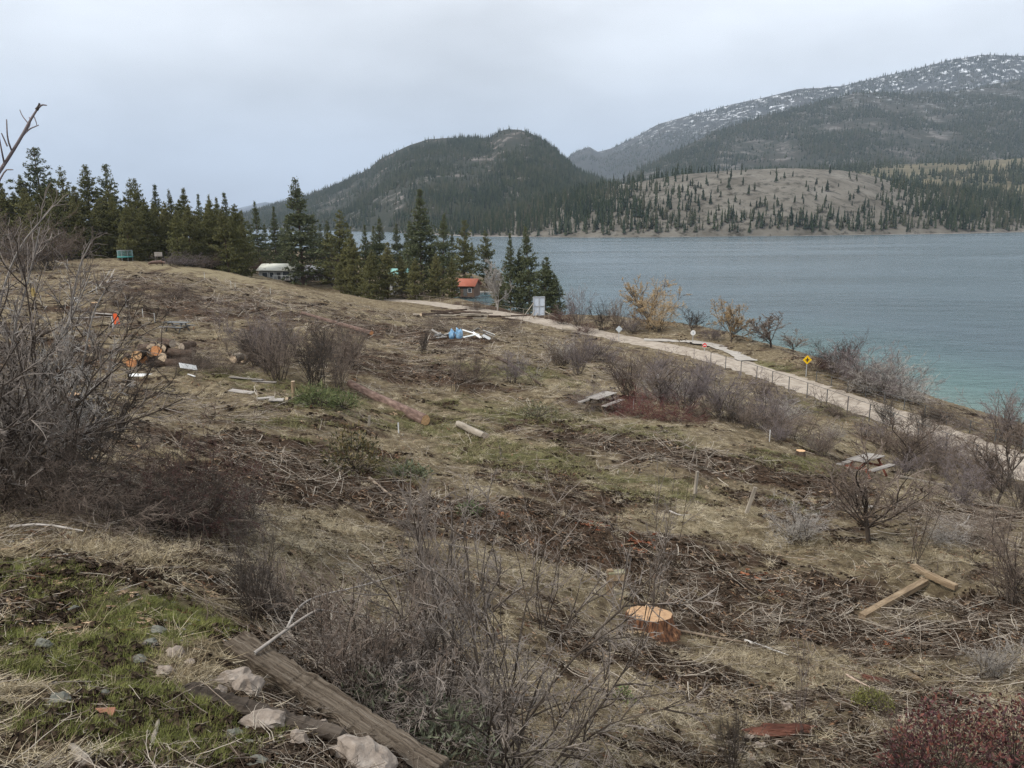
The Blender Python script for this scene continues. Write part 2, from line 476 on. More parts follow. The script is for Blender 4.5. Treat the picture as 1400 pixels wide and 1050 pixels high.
L.new(t.outputs["Object"], mpn.inputs[0])
w1 = N.new("ShaderNodeTexNoise"); w1.inputs["Scale"].default_value = .38; w1.inputs["Detail"].default_value = 6; w1.inputs["Roughness"].default_value = .6
L.new(mpn.outputs[0], w1.inputs["Vector"])
w2 = N.new("ShaderNodeTexNoise"); w2.inputs["Scale"].default_value = .07; w2.inputs["Detail"].default_value = 3
L.new(mpn.outputs[0], w2.inputs["Vector"])
w3 = N.new("ShaderNodeMath"); w3.operation = 'MULTIPLY_ADD'; L.new(w2.outputs[0], w3.inputs[0]); w3.inputs[1].default_value = 2.0; L.new(w1.outputs[0], w3.inputs[2])
bp = N.new("ShaderNodeBump"); bp.inputs["Strength"].default_value = 1.0; bp.inputs["Distance"].default_value = .36
L.new(w3.outputs[0], bp.inputs["Height"]); L.new(bp.outputs[0], B.inputs["Normal"])
me = mesh_np("lake", np.stack([LX, LY, np.zeros_like(LX)], -1).reshape(-1, 3),
             np.stack([_i[:-1, :-1], _i[:-1, 1:], _i[1:, 1:], _i[1:, :-1]], -1).reshape(-1, 4), [lm], smooth=True)
attr(me, "shallow", np.clip(1 - _ds / 38, 0, 1) * np.interp(LY.ravel(), [60, 95, 150, 260], [1, .85, .45, .3]))
link("lake", me, kind="structure")

# ------------------------------------------------------------------ gravel trail and the side road
def ribbon(name, Pl, w, z, mat, edge=0.0, label=None):
    d = np.gradient(Pl, axis=0); nrm = np.stack([d[:, 1], -d[:, 0]], 1); nrm /= np.linalg.norm(nrm, axis=1)[:, None]
    offs = np.linspace(-w / 2, w / 2, 9)
    V = []
    for k, o in enumerate(offs):
        e_ = edge * (fbm(np.arange(len(Pl)) * .7 + k, np.full(len(Pl), o), 3, 77)) if k in (0, 8) else 0
        xy = Pl + nrm * (o + np.asarray(e_))[..., None] if k in (0, 8) else Pl + nrm * o
        zz = (z if np.isscalar(z) else z) + .05 * (1 - (o / (w / 2)) ** 2) * np.ones(len(Pl))
        V.append(np.c_[xy, zz])
    V = np.stack(V, 1)
    idx = np.arange(V.shape[0] * 9).reshape(-1, 9)
    q = np.stack([idx[:-1, :-1], idx[:-1, 1:], idx[1:, 1:], idx[1:, :-1]], -1).reshape(-1, 4)
    return link(name, mesh_np(name, V.reshape(-1, 3), q, [mat], smooth=True), kind="structure")
grav = pm("trail_gravel", [(.22, .185, .15), (.34, .29, .235), (.44, .385, .32)], scale=1.2, bump=.4, bscale=25, rough=.95, spec=.1)
PATHF = _smooth(PATH, 1)
ribbon("gravel_trail", PATHF, 4.6, PATH_Z + .03, grav, edge=.8)
_sr = np.array([(936, 481), (955, 478), (985, 478), (1005, 482), (990, 472), (950, 468), (900, 466)], float)[:]
_sr = np.array([(880, 470), (925, 471), (962, 474), (1000, 484), (1022, 500)], float)
SR = _smooth(at_z(_sr[:, 0], _sr[:, 1], np.full(len(_sr), 2.5))[:, :2], 3)
_z = height(SR[:, 0], SR[:, 1], detail=False)
ribbon("side_road", SR, 2.2, np.maximum(_z, 0.3) + .12, pm("pale_gravel", [(.25, .225, .195), (.36, .33, .29), (.45, .42, .38)], scale=1.0, bump=.3, bscale=20, rough=.95, spec=.1), edge=.5)
# ------------------------------------------------------------------ hills across the lake
def hill_material(name, cols, snow=None, rock=None, scale=.004):
    m, N, L, B = nodes_of(name)
    t = N.new("ShaderNodeTexCoord")
    n = N.new("ShaderNodeTexNoise"); n.inputs["Scale"].default_value = scale; n.inputs["Detail"].default_value = 12; n.inputs["Roughness"].default_value = .7
    L.new(t.outputs["Object"], n.inputs["Vector"])
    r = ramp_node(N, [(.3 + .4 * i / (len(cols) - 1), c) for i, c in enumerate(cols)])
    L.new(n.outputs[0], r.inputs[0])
    out = r.outputs[0]
    def patch(out, col, sc, lo, hi, st=(1, 1, 1), zr=None):
        mpn = N.new("ShaderNodeMapping"); mpn.inputs["Scale"].default_value = st
        L.new(t.outputs["Object"], mpn.inputs[0])
        k = N.new("ShaderNodeTexNoise"); k.inputs["Scale"].default_value = sc; k.inputs["Detail"].default_value = 8; k.inputs["Roughness"].default_value = .72
        L.new(mpn.outputs[0], k.inputs["Vector"])
        mr = N.new("ShaderNodeMapRange"); mr.inputs[1].default_value = lo; mr.inputs[2].default_value = hi
        L.new(k.outputs[0], mr.inputs[0]); f = mr.outputs[0]
        if zr:
            s = N.new("ShaderNodeSeparateXYZ"); L.new(t.outputs["Object"], s.inputs[0])
            zz = N.new("ShaderNodeMapRange"); zz.inputs[1].default_value = zr[0]; zz.inputs[2].default_value = zr[1]
            L.new(s.outputs[2], zz.inputs[0])
            mu = N.new("ShaderNodeMath"); mu.operation = 'MULTIPLY'; L.new(f, mu.inputs[0]); L.new(zz.outputs[0], mu.inputs[1]); f = mu.outputs[0]
        x = N.new("ShaderNodeMix"); x.data_type = 'RGBA'; L.new(f, x.inputs[0]); L.new(out, x.inputs[6]); x.inputs[7].default_value = (*col, 1)
        return x.outputs[2]
    if rock: out = patch(out, *rock)
    if snow: out = patch(out, *snow)
    L.new(out, B.inputs["Base Color"]); B.inputs["Roughness"].default_value = .95; B.inputs["Specular IOR Level"].default_value = .05
    return m

class Hill:
    """a hill side from its foot (depth Yb) up to its crest (depth Yr); crest heights read off the skyline"""
    def __init__(s, name, sil, Yb, Yr, mat, prof=1.0, amp=.05, seed=1, foot=-3, nu=170, nt=70, lobes=2.0, back=1.5):
        sil = np.array(sil, float)
        s.px = np.linspace(sil[0, 0], sil[-1, 0], nu)
        py = np.interp(s.px, sil[:, 0], sil[:, 1])
        Yb = np.interp(s.px, *np.array(Yb, float).T); Yr = np.interp(s.px, *np.array(Yr, float).T)
        crest = at(s.px, py, Yr)
        s.az = crest[:, 0] / Yr; s.zr = crest[:, 2]; s.Yb, s.Yr, s.foot = Yb, Yr, foot
        s.prof, s.amp, s.seed, s.lobes = prof, amp, seed, lobes
        T = np.r_[np.linspace(0, 1, nt), np.linspace(1.03, back, 12)]
        uu, tt = np.meshgrid(np.arange(nu, dtype=float), T)
        Pn = s.pos(uu.ravel(), tt.ravel())
        i = np.arange(len(Pn)).reshape(len(T), nu)
        q = np.stack([i[:-1, :-1], i[:-1, 1:], i[1:, 1:], i[1:, :-1]], -1).reshape(-1, 4)
        link(name, mesh_np(name, Pn, q, [mat], smooth=True), kind="structure")
        s.nu = nu
    def pos(s, u, t):
        k = np.arange(len(s.px))
        az = np.interp(u, k, s.az); zr = np.interp(u, k, s.zr); Yb = np.interp(u, k, s.Yb); Yr = np.interp(u, k, s.Yr)
        Y = Yb + (Yr - Yb) * t
        X = az * Y
        tc_ = np.clip(t, 0, 1)
        base = tc_ ** s.prof
        base = np.where(t > 1, 1 - (t - 1) * 1.1, base)
        w = np.clip(4 * tc_ * (1 - tc_) + .08 * tc_, 0, 1) * (t <= 1)
        L_ = (s.Yr.mean() - s.Yb.mean()) / s.lobes
        n = fbm(X / L_, Y / L_ * .6, 5, s.seed) + .3 * fbm(X / L_ * 6, Y / L_ * 3, 3, s.seed + 5)
        z = s.foot + (zr - s.foot) * base + n * s.amp * zr * w
        return np.stack([X, Y, z], -1)

FOREST = [(.022, .028, .022), (.035, .038, .028), (.05, .046, .037)]
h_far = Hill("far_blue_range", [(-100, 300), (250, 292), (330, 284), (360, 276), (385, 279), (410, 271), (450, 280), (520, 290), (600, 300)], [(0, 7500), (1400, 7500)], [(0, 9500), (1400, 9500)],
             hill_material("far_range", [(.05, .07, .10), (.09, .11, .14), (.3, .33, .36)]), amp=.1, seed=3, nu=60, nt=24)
h_snow = Hill("snowy_ridge", [(700, 250), (760, 236), (777, 214), (790, 206), (806, 201), (818, 208), (836, 203), (870, 187), (900, 170), (950, 156), (1000, 143), (1050, 132), (1090, 122), (1150, 118), (1200, 106),
                              (1250, 95), (1300, 82), (1345, 75), (1400, 77), (1470, 70), (1600, 60)],
              [(0, 3600), (1600, 3600)], [(700, 6200), (1000, 5600), (1400, 5000), (1600, 4800)],
              hill_material("snow_patched_forest", [(.03, .036, .036), (.042, .046, .043), (.06, .058, .052)], snow=((.62, .64, .67), .022, .545, .61, (1, 1, .7), (430, 680)), scale=.006), amp=.07, seed=7, nt=90)
h_mid = Hill("forested_massif", [(820, 262), (870, 232), (897, 221), (940, 198), (979, 180), (1030, 163), (1080, 150), (1130, 138), (1171, 127), (1230, 128), (1300, 125), (1350, 117), (1400, 107), (1500, 90), (1600, 80)],
             [(0, 2000), (1600, 2000)], [(820, 2700), (1000, 3300), (1400, 3800), (1600, 3900)],
             hill_material("massif_forest", FOREST, rock=((.16, .148, .138), .014, .52, .63), snow=((.55, .57, .60), .035, .57, .66, (1, 1, .6), (330, 560)), scale=.008), amp=.09, seed=12, prof=.9, nu=200, nt=100)
h_left = Hill("wooded_hill", [(300, 300), (340, 291), (380, 279), (420, 267), (450, 256), (480, 243), (505, 231), (520, 217), (560, 198), (585, 190), (610, 188), (640, 188), (664, 188), (672, 187), (682, 179), (694, 176), (712, 177), (726, 182),
                              (745, 193), (760, 205), (775, 219), (790, 232), (830, 247), (880, 262), (950, 290)],
              [(300, 2300), (420, 1700), (560, 1250), (760, 1250), (950, 1300)], [(300, 3300), (500, 2700), (700, 2300), (950, 2200)],
              hill_material("hill_forest", FOREST, rock=((.19, .17, .155), .02, .555, .64), scale=.01), amp=.12, seed=21, prof=.8, nu=200, nt=100)
h_bench = Hill("wooded_bench", [(880, 262), (940, 246), (1000, 238), (1100, 232), (1200, 226), (1300, 222), (1400, 216), (1600, 208)], [(0, 1300), (1600, 1300)], [(0, 2000), (1600, 2000)],
               hill_material("bench_ground", [(.05, .05, .03), (.12, .105, .065), (.19, .16, .10)], scale=.012), amp=.10, seed=33, prof=.8, foot=20)
_kb = [(540, 1250), (640, 960), (800, 860), (900, 850), (1100, 860), (1300, 900), (1400, 960), (1600, 1050)]
h_knoll = Hill("grassy_knoll", [(540, 308), (600, 303), (660, 296), (720, 281), (780, 264), (850, 252), (900, 244), (930, 239), (1000, 233), (1080, 230), (1150, 233), (1190, 240), (1240, 254), (1290, 262), (1400, 268), (1600, 270)],
               _kb, [(540, 1500), (700, 1300), (900, 1120), (1100, 1100), (1250, 1200), (1600, 1350)],
               hill_material("knoll_grass", [(.07, .063, .050), (.118, .107, .088), (.16, .147, .123), (.20, .187, .162)], rock=((.055, .05, .04), .09, .52, .60), scale=.02), amp=.10, seed=44, prof=.62, nu=240, nt=80)
# pale stony beach along the far shore
_bp = np.linspace(560, 1600, 140)
_by = np.interp(_bp, *np.array(_kb, float).T)
_bA = at(_bp, np.full(140, 310.), _by - 5); _bB = at(_bp, np.full(140, 310.), _by + 14)
_bA[:, 2] = -.3; _bB[:, 2] = 1.1 + .6 * fbm(_bp / 15, _bp * 0, 3, 3)
_bC = at(_bp, np.full(140, 310.), _by + 26); _bC[:, 2] = 1.0
link("far_shore_beach", mesh_np("far_shore_beach", np.vstack([_bA, _bB, _bC]),
     np.vstack([np.stack([np.arange(139) + a, np.arange(1, 140) + a, np.arange(1, 140) + a + 140, np.arange(139) + a + 140], 1) for a in (0, 140)]),
     [pm("beach_stone", [(.10, .08, .07), (.18, .16, .14), (.30, .28, .26)], scale=.05, bump=0)]), kind="structure")

# ---- forest masses on those hills: thousands of small conifers, one mass per hill side
def conifer_field(name, Pn, H, Wd, mat, label, sides=5, tiers=2, seed=1):
    r = np.random.default_rng(seed)
    n = len(Pn)
    tint = r.random(n)
    V, Fl, T_ = [], [], []
    off = 0
    ang = np.linspace(0, 2 * math.pi, sides, endpoint=False)
    for k in range(tiers):
        z0 = .06 + .94 * k / tiers * .85; z1 = min(1.0, z0 + 1.35 / tiers) if k < tiers - 1 else 1.0
        rr = Wd * (1 - .62 * k / max(1, tiers - 1) if tiers > 1 else 1)
        a = ang[None] + r.random((n, 1)) * 6.28
        jr = r.uniform(.55, 1.15, (n, sides))
        ring = np.stack([Pn[:, :1] + np.cos(a) * jr * rr[:, None], Pn[:, 1:2] + np.sin(a) * jr * rr[:, None],
                         Pn[:, 2:3] + H[:, None] * (z0 + r.uniform(-.05, .05, (n, sides)))], -1)
        tip = Pn + np.c_[r.normal(0, .03, (n, 2)) * H[:, None], H * z1]
        V.append(np.concatenate([ring, tip[:, None]], 1).reshape(-1, 3))
        b = off + np.arange(n)[:, None] * (sides + 1)
        s_ = np.arange(sides)
        Fl.append(np.stack([b + s_, b + (s_ + 1) % sides, np.repeat(b + sides, sides, 1)], -1).reshape(-1, 3))
        T_.append(np.repeat(tint, sides + 1)); off += n * (sides + 1)
    me = mesh_np(name, np.vstack(V), np.vstack(Fl), [mat])
    attr(me, "tint", np.concatenate(T_))
    return link(name, me, label=label, cat="forest", kind="stuff")

far_green = pm("far_conifers", [(.012, .02, .013), (.021, .031, .018), (.032, .042, .022), (.055, .054, .036)], scale=.01, attrib="tint", rough=.95, spec=.05)
def scatter_hill(h, n, umin, umax, tmin, tmax, dens, seed):
    r = np.random.default_rng(seed)
    k = np.arange(h.nu)
    u = np.interp(r.uniform(umin, umax, n), h.px, k); t = r.uniform(tmin, tmax, n)
    Pn = h.pos(u, t)
    keep = r.random(n) < dens(Pn, np.interp(u, k, h.px), t, r)
    return Pn[keep]
def sized(n, lo, hi, seed):
    r = np.random.default_rng(seed); H = r.uniform(lo, hi, n) * r.uniform(.7, 1.1, n)
    return H, H * r.uniform(.13, .2, n)
Pn = scatter_hill(h_left, 36000, 300, 950, .02, 1.0, lambda P, px, t, r: np.clip(.55 + 1.6 * fbm(P[:, 0] / 120, P[:, 1] / 120, 4, 5), .05, 1), 1)
H, W = sized(len(Pn), 9, 19, 2)
conifer_field("hillside_forest", Pn, H, W, far_green, "dark conifer forest covering the rounded hill across the lake", sides=4, seed=4)
Pn = scatter_hill(h_mid, 36000, 820, 1560, .05, 1.0, lambda P, px, t, r: np.clip(.52 + 1.9 * fbm(P[:, 0] / 180, P[:, 1] / 180, 4, 8), .05, 1), 3)
H, W = sized(len(Pn), 12, 24, 4)
conifer_field("massif_forest", Pn, H, W, far_green, "dark conifer forest on the broad mountain side at right", sides=4, seed=6)
Pn = scatter_hill(h_snow, 18000, 770, 1560, .35, 1.0, lambda P, px, t, r: np.clip(.5 + 1.8 * fbm(P[:, 0] / 220, P[:, 1] / 220, 4, 18), .02, 1), 5)
H, W = sized(len(Pn), 14, 26, 6)
conifer_field("ridge_forest", Pn, H, W, far_green, "hazy conifer forest on the snow-dusted ridge far behind", sides=4, tiers=1, seed=8)
Pn = scatter_hill(h_bench, 9000, 880, 1560, .0, 1.0, lambda P, px, t, r: np.clip(.45 + 2.2 * fbm(P[:, 0] / 110, P[:, 1] / 70, 3, 28), .04, 1) + .6 * (px < 1080), 7)
H, W = sized(len(Pn), 11, 24, 8)
conifer_field("bench_forest", Pn, H, W, far_green, "pine wood on the flat bench behind the grassy knoll", sides=5, tiers=3, seed=10)
def kd(P, px, t, r):
    wood_l = sstep(960, 790, px + 60 * vnoise(px / 40, t * 6, 3) + (t - .5) * 70)
    wood_r = sstep(1190, 1290, px + 60 * vnoise(px / 40, t * 6, 4)) * .8
    shore_ = sstep(.16, .03, t) * .8
    top_ = sstep(.97, 1.0, t) * sstep(1010, 930, px)
    return np.clip(np.maximum.reduce([wood_l, wood_r, shore_, top_]), 0, 1) * .85
Pn = scatter_hill(h_knoll, 10000, 545, 1560, .015, 1.06, kd, 9)
H, W = sized(len(Pn), 7, 20, 10)
conifer_field("lakeside_forest", Pn, H, W * .9, far_green, "pine wood along the far shore on both sides of the grassy knoll", sides=5, tiers=4, seed=12)

# ---- single pines on the open knoll
bark = pm("pine_bark", [(.045, .032, .025), (.10, .068, .05), (.16, .11, .085)], scale=3, stretch=(1, 1, .2), bump=.3, rough=.95, spec=.1)
def small_pine(seed):
    r = np.random.default_rng(seed)
    V, Fc, mi = [], [], []
    a = np.linspace(0, 2 * math.pi, 5, endpoint=False)
    for z, rad in ((-.06, .016), (.35, .012)):
        V += [(math.cos(x) * rad, math.sin(x) * rad, z) for x in a]
    for i in range(5): Fc.append((i, (i + 1) % 5, 5 + (i + 1) % 5)); Fc.append((i, 5 + (i + 1) % 5, 5 + i)); mi += [0, 0]
    tiers = 7
    for k in range(tiers):
        z0 = .14 + .76 * k / tiers; hgt = .24; rad = (.17 * (1 - k / tiers) ** .75 + .015) * r.uniform(.8, 1.25)
        b = len(V); ns = 7
        ph = r.random() * 6.28
        for i in range(ns):
            q = ph + i * 6.283 / ns; j = r.uniform(.45, 1.25)
            V.append((math.cos(q) * rad * j, math.sin(q) * rad * j, z0 + r.uniform(-.035, .03)))
        V.append((r.normal(0, .01), r.normal(0, .01), min(1.0, z0 + hgt)))
        for i in range(ns): Fc.append((b + i, b + (i + 1) % ns, b + ns)); mi.append(1)
    return mesh_np("shore_pine", np.array(V), np.array(Fc), [bark, pm("knoll_pine_needles", [(.014, .020, .013), (.026, .034, .02), (.045, .05, .03)], scale=.3, objrand=.4, rough=.95, spec=.05)], mat_idx=mi)
_sp_m = [small_pine(s) for s in range(4)]
Pn = scatter_hill(h_knoll, 1500, 850, 1300, .04, .99,
                  lambda P, px, t, r: np.clip(.06 + .5 * np.clip(fbm(P[:, 0] / 45, P[:, 1] / 60, 3, 71), 0, 1) + .22 * sstep(.5, .1, t), 0, 1) * (1 - .6 * sstep(.6, .95, t)), 15)[:260]
_r = np.random.default_rng(5)
for p in Pn:
    h_ = _r.uniform(6, 17) * _r.uniform(.5, 1)
    w_ = h_ * _r.uniform(.8, 1.3)
    link("knoll_pine", _sp_m[_r.integers(4)], loc=p - np.array([0, 0, .3]), rot=(0, 0, _r.random() * 6.28), scale=(w_, w_, h_),
         label="small dark pine standing on the pale grassy knoll across the lake", cat="pine tree", group="single pines on the grassy knoll")
# ------------------------------------------------------------------ plant generators
def tubes(groups, sides_of):
    """groups: list of (P (n,k,3), rad (n,k)); returns vertices, quads"""
    VV, QQ, off = [], [], 0
    for gi, (P, rad) in enumerate(groups):
        n, k, _ = P.shape
        if n == 0: continue
        s = sides_of[gi]
        T = np.gradient(P, axis=1)
        T /= np.linalg.norm(T, axis=2, keepdims=True) + 1e-9
        ref = np.where(np.abs(T[:, :1, 2:3]) > .8, np.array([1., .2, 0]), np.array([0, .1, 1.]))
        A = np.cross(T, ref); A /= np.linalg.norm(A, axis=2, keepdims=True) + 1e-9
        Bv = np.cross(T, A)
        a = np.linspace(0, 2 * math.pi, s, endpoint=False)
        V = P[:, :, None] + rad[:, :, None, None] * (np.cos(a)[:, None] * A[:, :, None] + np.sin(a)[:, None] * Bv[:, :, None])
        idx = off + np.arange(n * k * s).reshape(n, k, s)
        i0, i1 = idx[:, :-1], idx[:, 1:]
        QQ.append(np.stack([i0, np.roll(i0, -1, 2), np.roll(i1, -1, 2), i1], -1).reshape(-1, 4))
        VV.append(V.reshape(-1, 3)); off += n * k * s
    return np.vstack(VV), np.vstack(QQ)

def unit(v):
    return v / (np.linalg.norm(v, axis=-1, keepdims=True) + 1e-9)

def run(r, start, d, L, k, jit, trop):
    """n polylines of k points from start in direction d, bending by jitter and a tropism vector"""
    n = len(start)
    P = np.empty((n, k, 3)); P[:, 0] = start
    step = (L / (k - 1))[:, None]
    for i in range(1, k):
        d = unit(d + r.normal(0, jit, (n, 3)) + trop)
        P[:, i] = P[:, i - 1] + d * step
    return P

def kids(r, P, L, m, ratio, spread, tmin, k, jit, trop, taper=.55):
    n, kk, _ = P.shape
    t = r.uniform(tmin, 1, (n, m)) * (kk - 1)
    i = np.clip(t.astype(int), 0, kk - 2); f = (t - i)[..., None]
    ar = np.arange(n)[:, None]
    st = P[ar, i] * (1 - f) + P[ar, i + 1] * f
    tan = unit(P[ar, i + 1] - P[ar, i])
    d = unit(tan + spread * unit(r.normal(0, 1, (n, m, 3))))
    L2 = L[:, None] * ratio * r.uniform(.45, 1.2, (n, m)) * (1 - taper * t / (kk - 1))
    st, d, L2 = st.reshape(-1, 3), d.reshape(-1, 3), L2.reshape(-1)
    return run(r, st, d, L2, k, jit, trop), L2

def bush(seed, n0=12, spread=.5, base=.06, L0=1.0, levels=((8, .45, .8), (5, .5, .8)), trop=.03, jit=.12, r0=.008, k0=8, trunk=None, tt=None):
    """unit-height bare plant: returns (stem mesh, twig mesh)"""
    r = np.random.default_rng(seed)
    if trunk:
        P0 = run(r, np.zeros((1, 3)), np.array([[0.05, 0, 1.]]), np.array([trunk]), 6, .08, np.array([0, 0, .05]))
        g0 = [(P0, np.linspace(r0 * 2.2, r0 * 1.5, 6)[None])]
        st = P0[0][r.integers(2, 6, n0)]
    else:
        g0 = []; a = r.random(n0) * 6.28; q = base * np.sqrt(r.random(n0))
        st = np.stack([np.cos(a) * q, np.sin(a) * q, np.full(n0, -.02)], 1)
    a = r.random(n0) * 6.28; s = spread * r.uniform(.3, 1.2, n0)
    d = unit(np.stack([np.cos(a) * s, np.sin(a) * s, np.ones(n0)], 1))
    L = L0 * r.uniform(.55, 1.1, n0)
    P = run(r, st, d, L, k0, jit, np.array([0, 0, trop]))
    stems = g0 + [(P, r0 * r.uniform(.6, 1.1, (n0, 1)) * np.linspace(1, .35, k0))]
    twigs = []; rad = r0 * .6
    for li, (m, ratio, sp) in enumerate(levels):
        k = 6 if li == 0 else 4
        P, L = kids(r, P, L, m, ratio, sp, .18, k, jit * 1.2, np.array([0, 0, (trop if tt is None else tt)]))
        R_ = rad * r.uniform(.6, 1.1, (len(P), 1)) * np.linspace(1, .4, k)
        (stems if li == 0 and len(levels) > 2 else twigs).append((P, R_))
        rad *= .68
    allp = np.vstack([g[0].reshape(-1, 3) for g in stems + twigs])
    hz = np.percentile(allp[:, 2], 99.7); hx = np.percentile(np.abs(allp[:, :2]), 96)
    sc = np.array([.5 / hx, .5 / hx, 1 / hz])
    V1, Q1 = tubes(stems, [5] * len(stems)); V2, Q2 = tubes(twigs, [3] * len(twigs))
    V1 = V1 * sc; V2 = V2 * sc
    return mesh_np("stems", V1, Q1, [M_STEM], smooth=True), mesh_np("twigs", V2, Q2, [M_TWIG['grey']], smooth=False)

def blades(seed, n, lmin, lmax, elo, ehi, wd, rad, curl, k=4):
    r = np.random.default_rng(seed)
    a = r.random(n) * 6.28; q = rad * np.sqrt(r.random(n))
    st = np.stack([np.cos(a) * q, np.sin(a) * q, r.uniform(-.01, .02, n)], 1)
    az = r.random(n) * 6.28; el = r.uniform(elo, ehi, n)
    d = np.stack([np.cos(az) * np.cos(el), np.sin(az) * np.cos(el), np.sin(el)], 1)
    L = r.uniform(lmin, lmax, n)
    P = run(r, st, d, L, k, .12, np.array([0, 0, curl]))
    P[..., 2] = np.maximum(P[..., 2], -.01)
    s = unit(np.cross(np.gradient(P, axis=1), np.array([0, 0, 1.]) + r.normal(0, .3, (n, 1, 3))))
    w = wd * r.uniform(.6, 1.3, (n, 1, 1)) * np.linspace(1, .25, k)[None, :, None]
    V = np.stack([P - s * w, P + s * w], 2).reshape(-1, 3)
    b = (np.arange(n) * k * 2)[:, None] + np.arange(k - 1) * 2
    Q = np.stack([b, b + 1, b + 3, b + 2], -1).reshape(-1, 4)
    return V, Q
def sticks(seed, n, lmin, lmax, r0, rad, lift=.06, k=5, jit=.14, fork=True):
    r = np.random.default_rng(seed)
    a = r.random(n) * 6.28; q = rad * np.sqrt(r.random(n))
    az = r.random(n) * 6.28
    d = np.stack([np.cos(az), np.sin(az), r.normal(.02, lift, n)], 1)
    P = run(r, np.stack([np.cos(a) * q, np.sin(a) * q, r.uniform(0, .05, n)], 1), d, r.uniform(lmin, lmax, n), k, jit, np.array([0, 0, -.01]))
    P[..., 2] = np.maximum(P[..., 2], -.015)
    g = [(P, r0 * r.uniform(.5, 1.2, (n, 1)) * np.linspace(1, .45, k))]
    if fork:
        P2, _ = kids(r, P, r.uniform(lmin, lmax, n), 2, .45, .6, .3, 4, jit, np.array([0, 0, 0]))
        P2[..., 2] = np.maximum(P2[..., 2], -.015)
        g.append((P2, r0 * .5 * r.uniform(.5, 1.2, (len(P2), 1)) * np.linspace(1, .4, 4)))
    return tubes(g, [4, 3])
def lumps(seed, n, smin, smax, rad, flat=1.0, long=1.0):
    r = np.random.default_rng(seed)
    base = np.array([(1, 0, 0), (-1, 0, 0), (0, 1, 0), (0, -1, 0), (0, 0, 1), (0, 0, -1)], float)
    corner = unit(np.array([(x, y, z) for x in (-1, 1) for y in (-1, 1) for z in (-1, 1)], float))
    V0 = np.vstack([base, corner])
    tr = []
    for x in (0, 1):
        for y in (2, 3):
            for z in (4, 5):
                c = 6 + (4 if x == 0 else 0) + (2 if y == 2 else 0) + (1 if z == 4 else 0)
                tr += [(x, y, c), (y, z, c), (z, x, c)]
    tr = np.array(tr)
    V, Fs = [], []
    for i in range(n):
        s = r.uniform(smin, smax); a = r.random() * 6.28; q = rad * math.sqrt(r.random()); th = r.random() * 6.28
        v = V0 * r.uniform(.7, 1.25, (len(V0), 1)) * np.array([s * long * r.uniform(.8, 1.4), s, s * flat * r.uniform(.7, 1.2)])
        c_, s_ = math.cos(th), math.sin(th)
        v = v @ np.array([[c_, s_, 0], [-s_, c_, 0], [0, 0, 1]])
        V.append(v + [math.cos(a) * q, math.sin(a) * q, s * flat * .3]); Fs.append(tr + i * len(V0))
    return np.vstack(V), np.vstack(Fs)

M_STEM = pm("dark_stem_bark", [(.035, .027, .022), (.075, .06, .048), (.13, .108, .09)], scale=14, stretch=(1, 1, .3), rough=.95, spec=.1, objrand=.25)
M_TWIG = {k: pm("twig_" + k, c, scale=5, rough=.9, spec=.15, objrand=.2) for k, c in dict(
    grey=[(.11, .09, .076), (.205, .173, .148), (.34, .295, .255)], crimson=[(.07, .027, .027), (.135, .05, .046), (.21, .085, .075)],
    brown=[(.085, .062, .048), (.165, .127, .102), (.26, .21, .17)],
    dark=[(.03, .024, .02), (.06, .05, .042), (.12, .10, .085)],
    red=[(.055, .028, .026), (.105, .058, .05), (.17, .105, .09)],
    purple=[(.11, .088, .086), (.19, .158, .152), (.28, .24, .232)],
    tan=[(.26, .175, .09), (.44, .31, .17), (.56, .43, .26)],
    pale=[(.22, .195, .17), (.36, .33, .295), (.50, .46, .42)]).items()}
M_STEM_P = pm("pale_bark", [(.17, .15, .13), (.30, .27, .24), (.45, .42, .38)], scale=10, stretch=(1, 1, .3), rough=.9, spec=.1)

PROTO = {
    'vase': [bush(100 + i, 22, .6, .12, 1, ((10, .45, .8), (8, .5, .9)), .02, .13, .006) for i in range(3)],
    'dense': [bush(110 + i, 34, .85, .18, 1, ((10, .42, .9), (8, .55, 1.0)), .0, .16, .0055) for i in range(3)],
    'tangle': [bush(120 + i, 44, 1.3, .22, 1.25, ((10, .5, 1.0), (6, .55, 1.1)), -.09, .16, .005) for i in range(2)],
    'sapling': [bush(130 + i, 14, .9, .02, .8, ((12, .5, .8), (8, .5, .8)), .06, .12, .008, trunk=.5) for i in range(2)],
    'whip': [bush(140 + i, 6, .35, .05, 1, ((9, .35, .7), (5, .5, .8)), .02, .09, .0042) for i in range(2)],
    'willow': [bush(160, 12, 1.0, .02, .85, ((12, .5, .9), (10, .5, 1.0), (7, .55, 1.1)), .02, .15, .010, trunk=.22)],
    'tree': [bush(150 + i, 9, .9, .02, .9, ((10, .5, .85), (10, .5, .9), (8, .5, 1.0)), .03, .17, .012, trunk=.25) for i in range(3)],
}

def set_mat(o, m):
    for s_ in o.material_slots:
        s_.link = 'OBJECT'; s_.material = m

def base_of(px, py):
    p = G(px, py)
    return p

def top_height(px, py_top, p):
    q = at(np.array(px, float), np.array(py_top, float), np.array(p[1]))
    return max(.1, float(q[2] - p[2]))

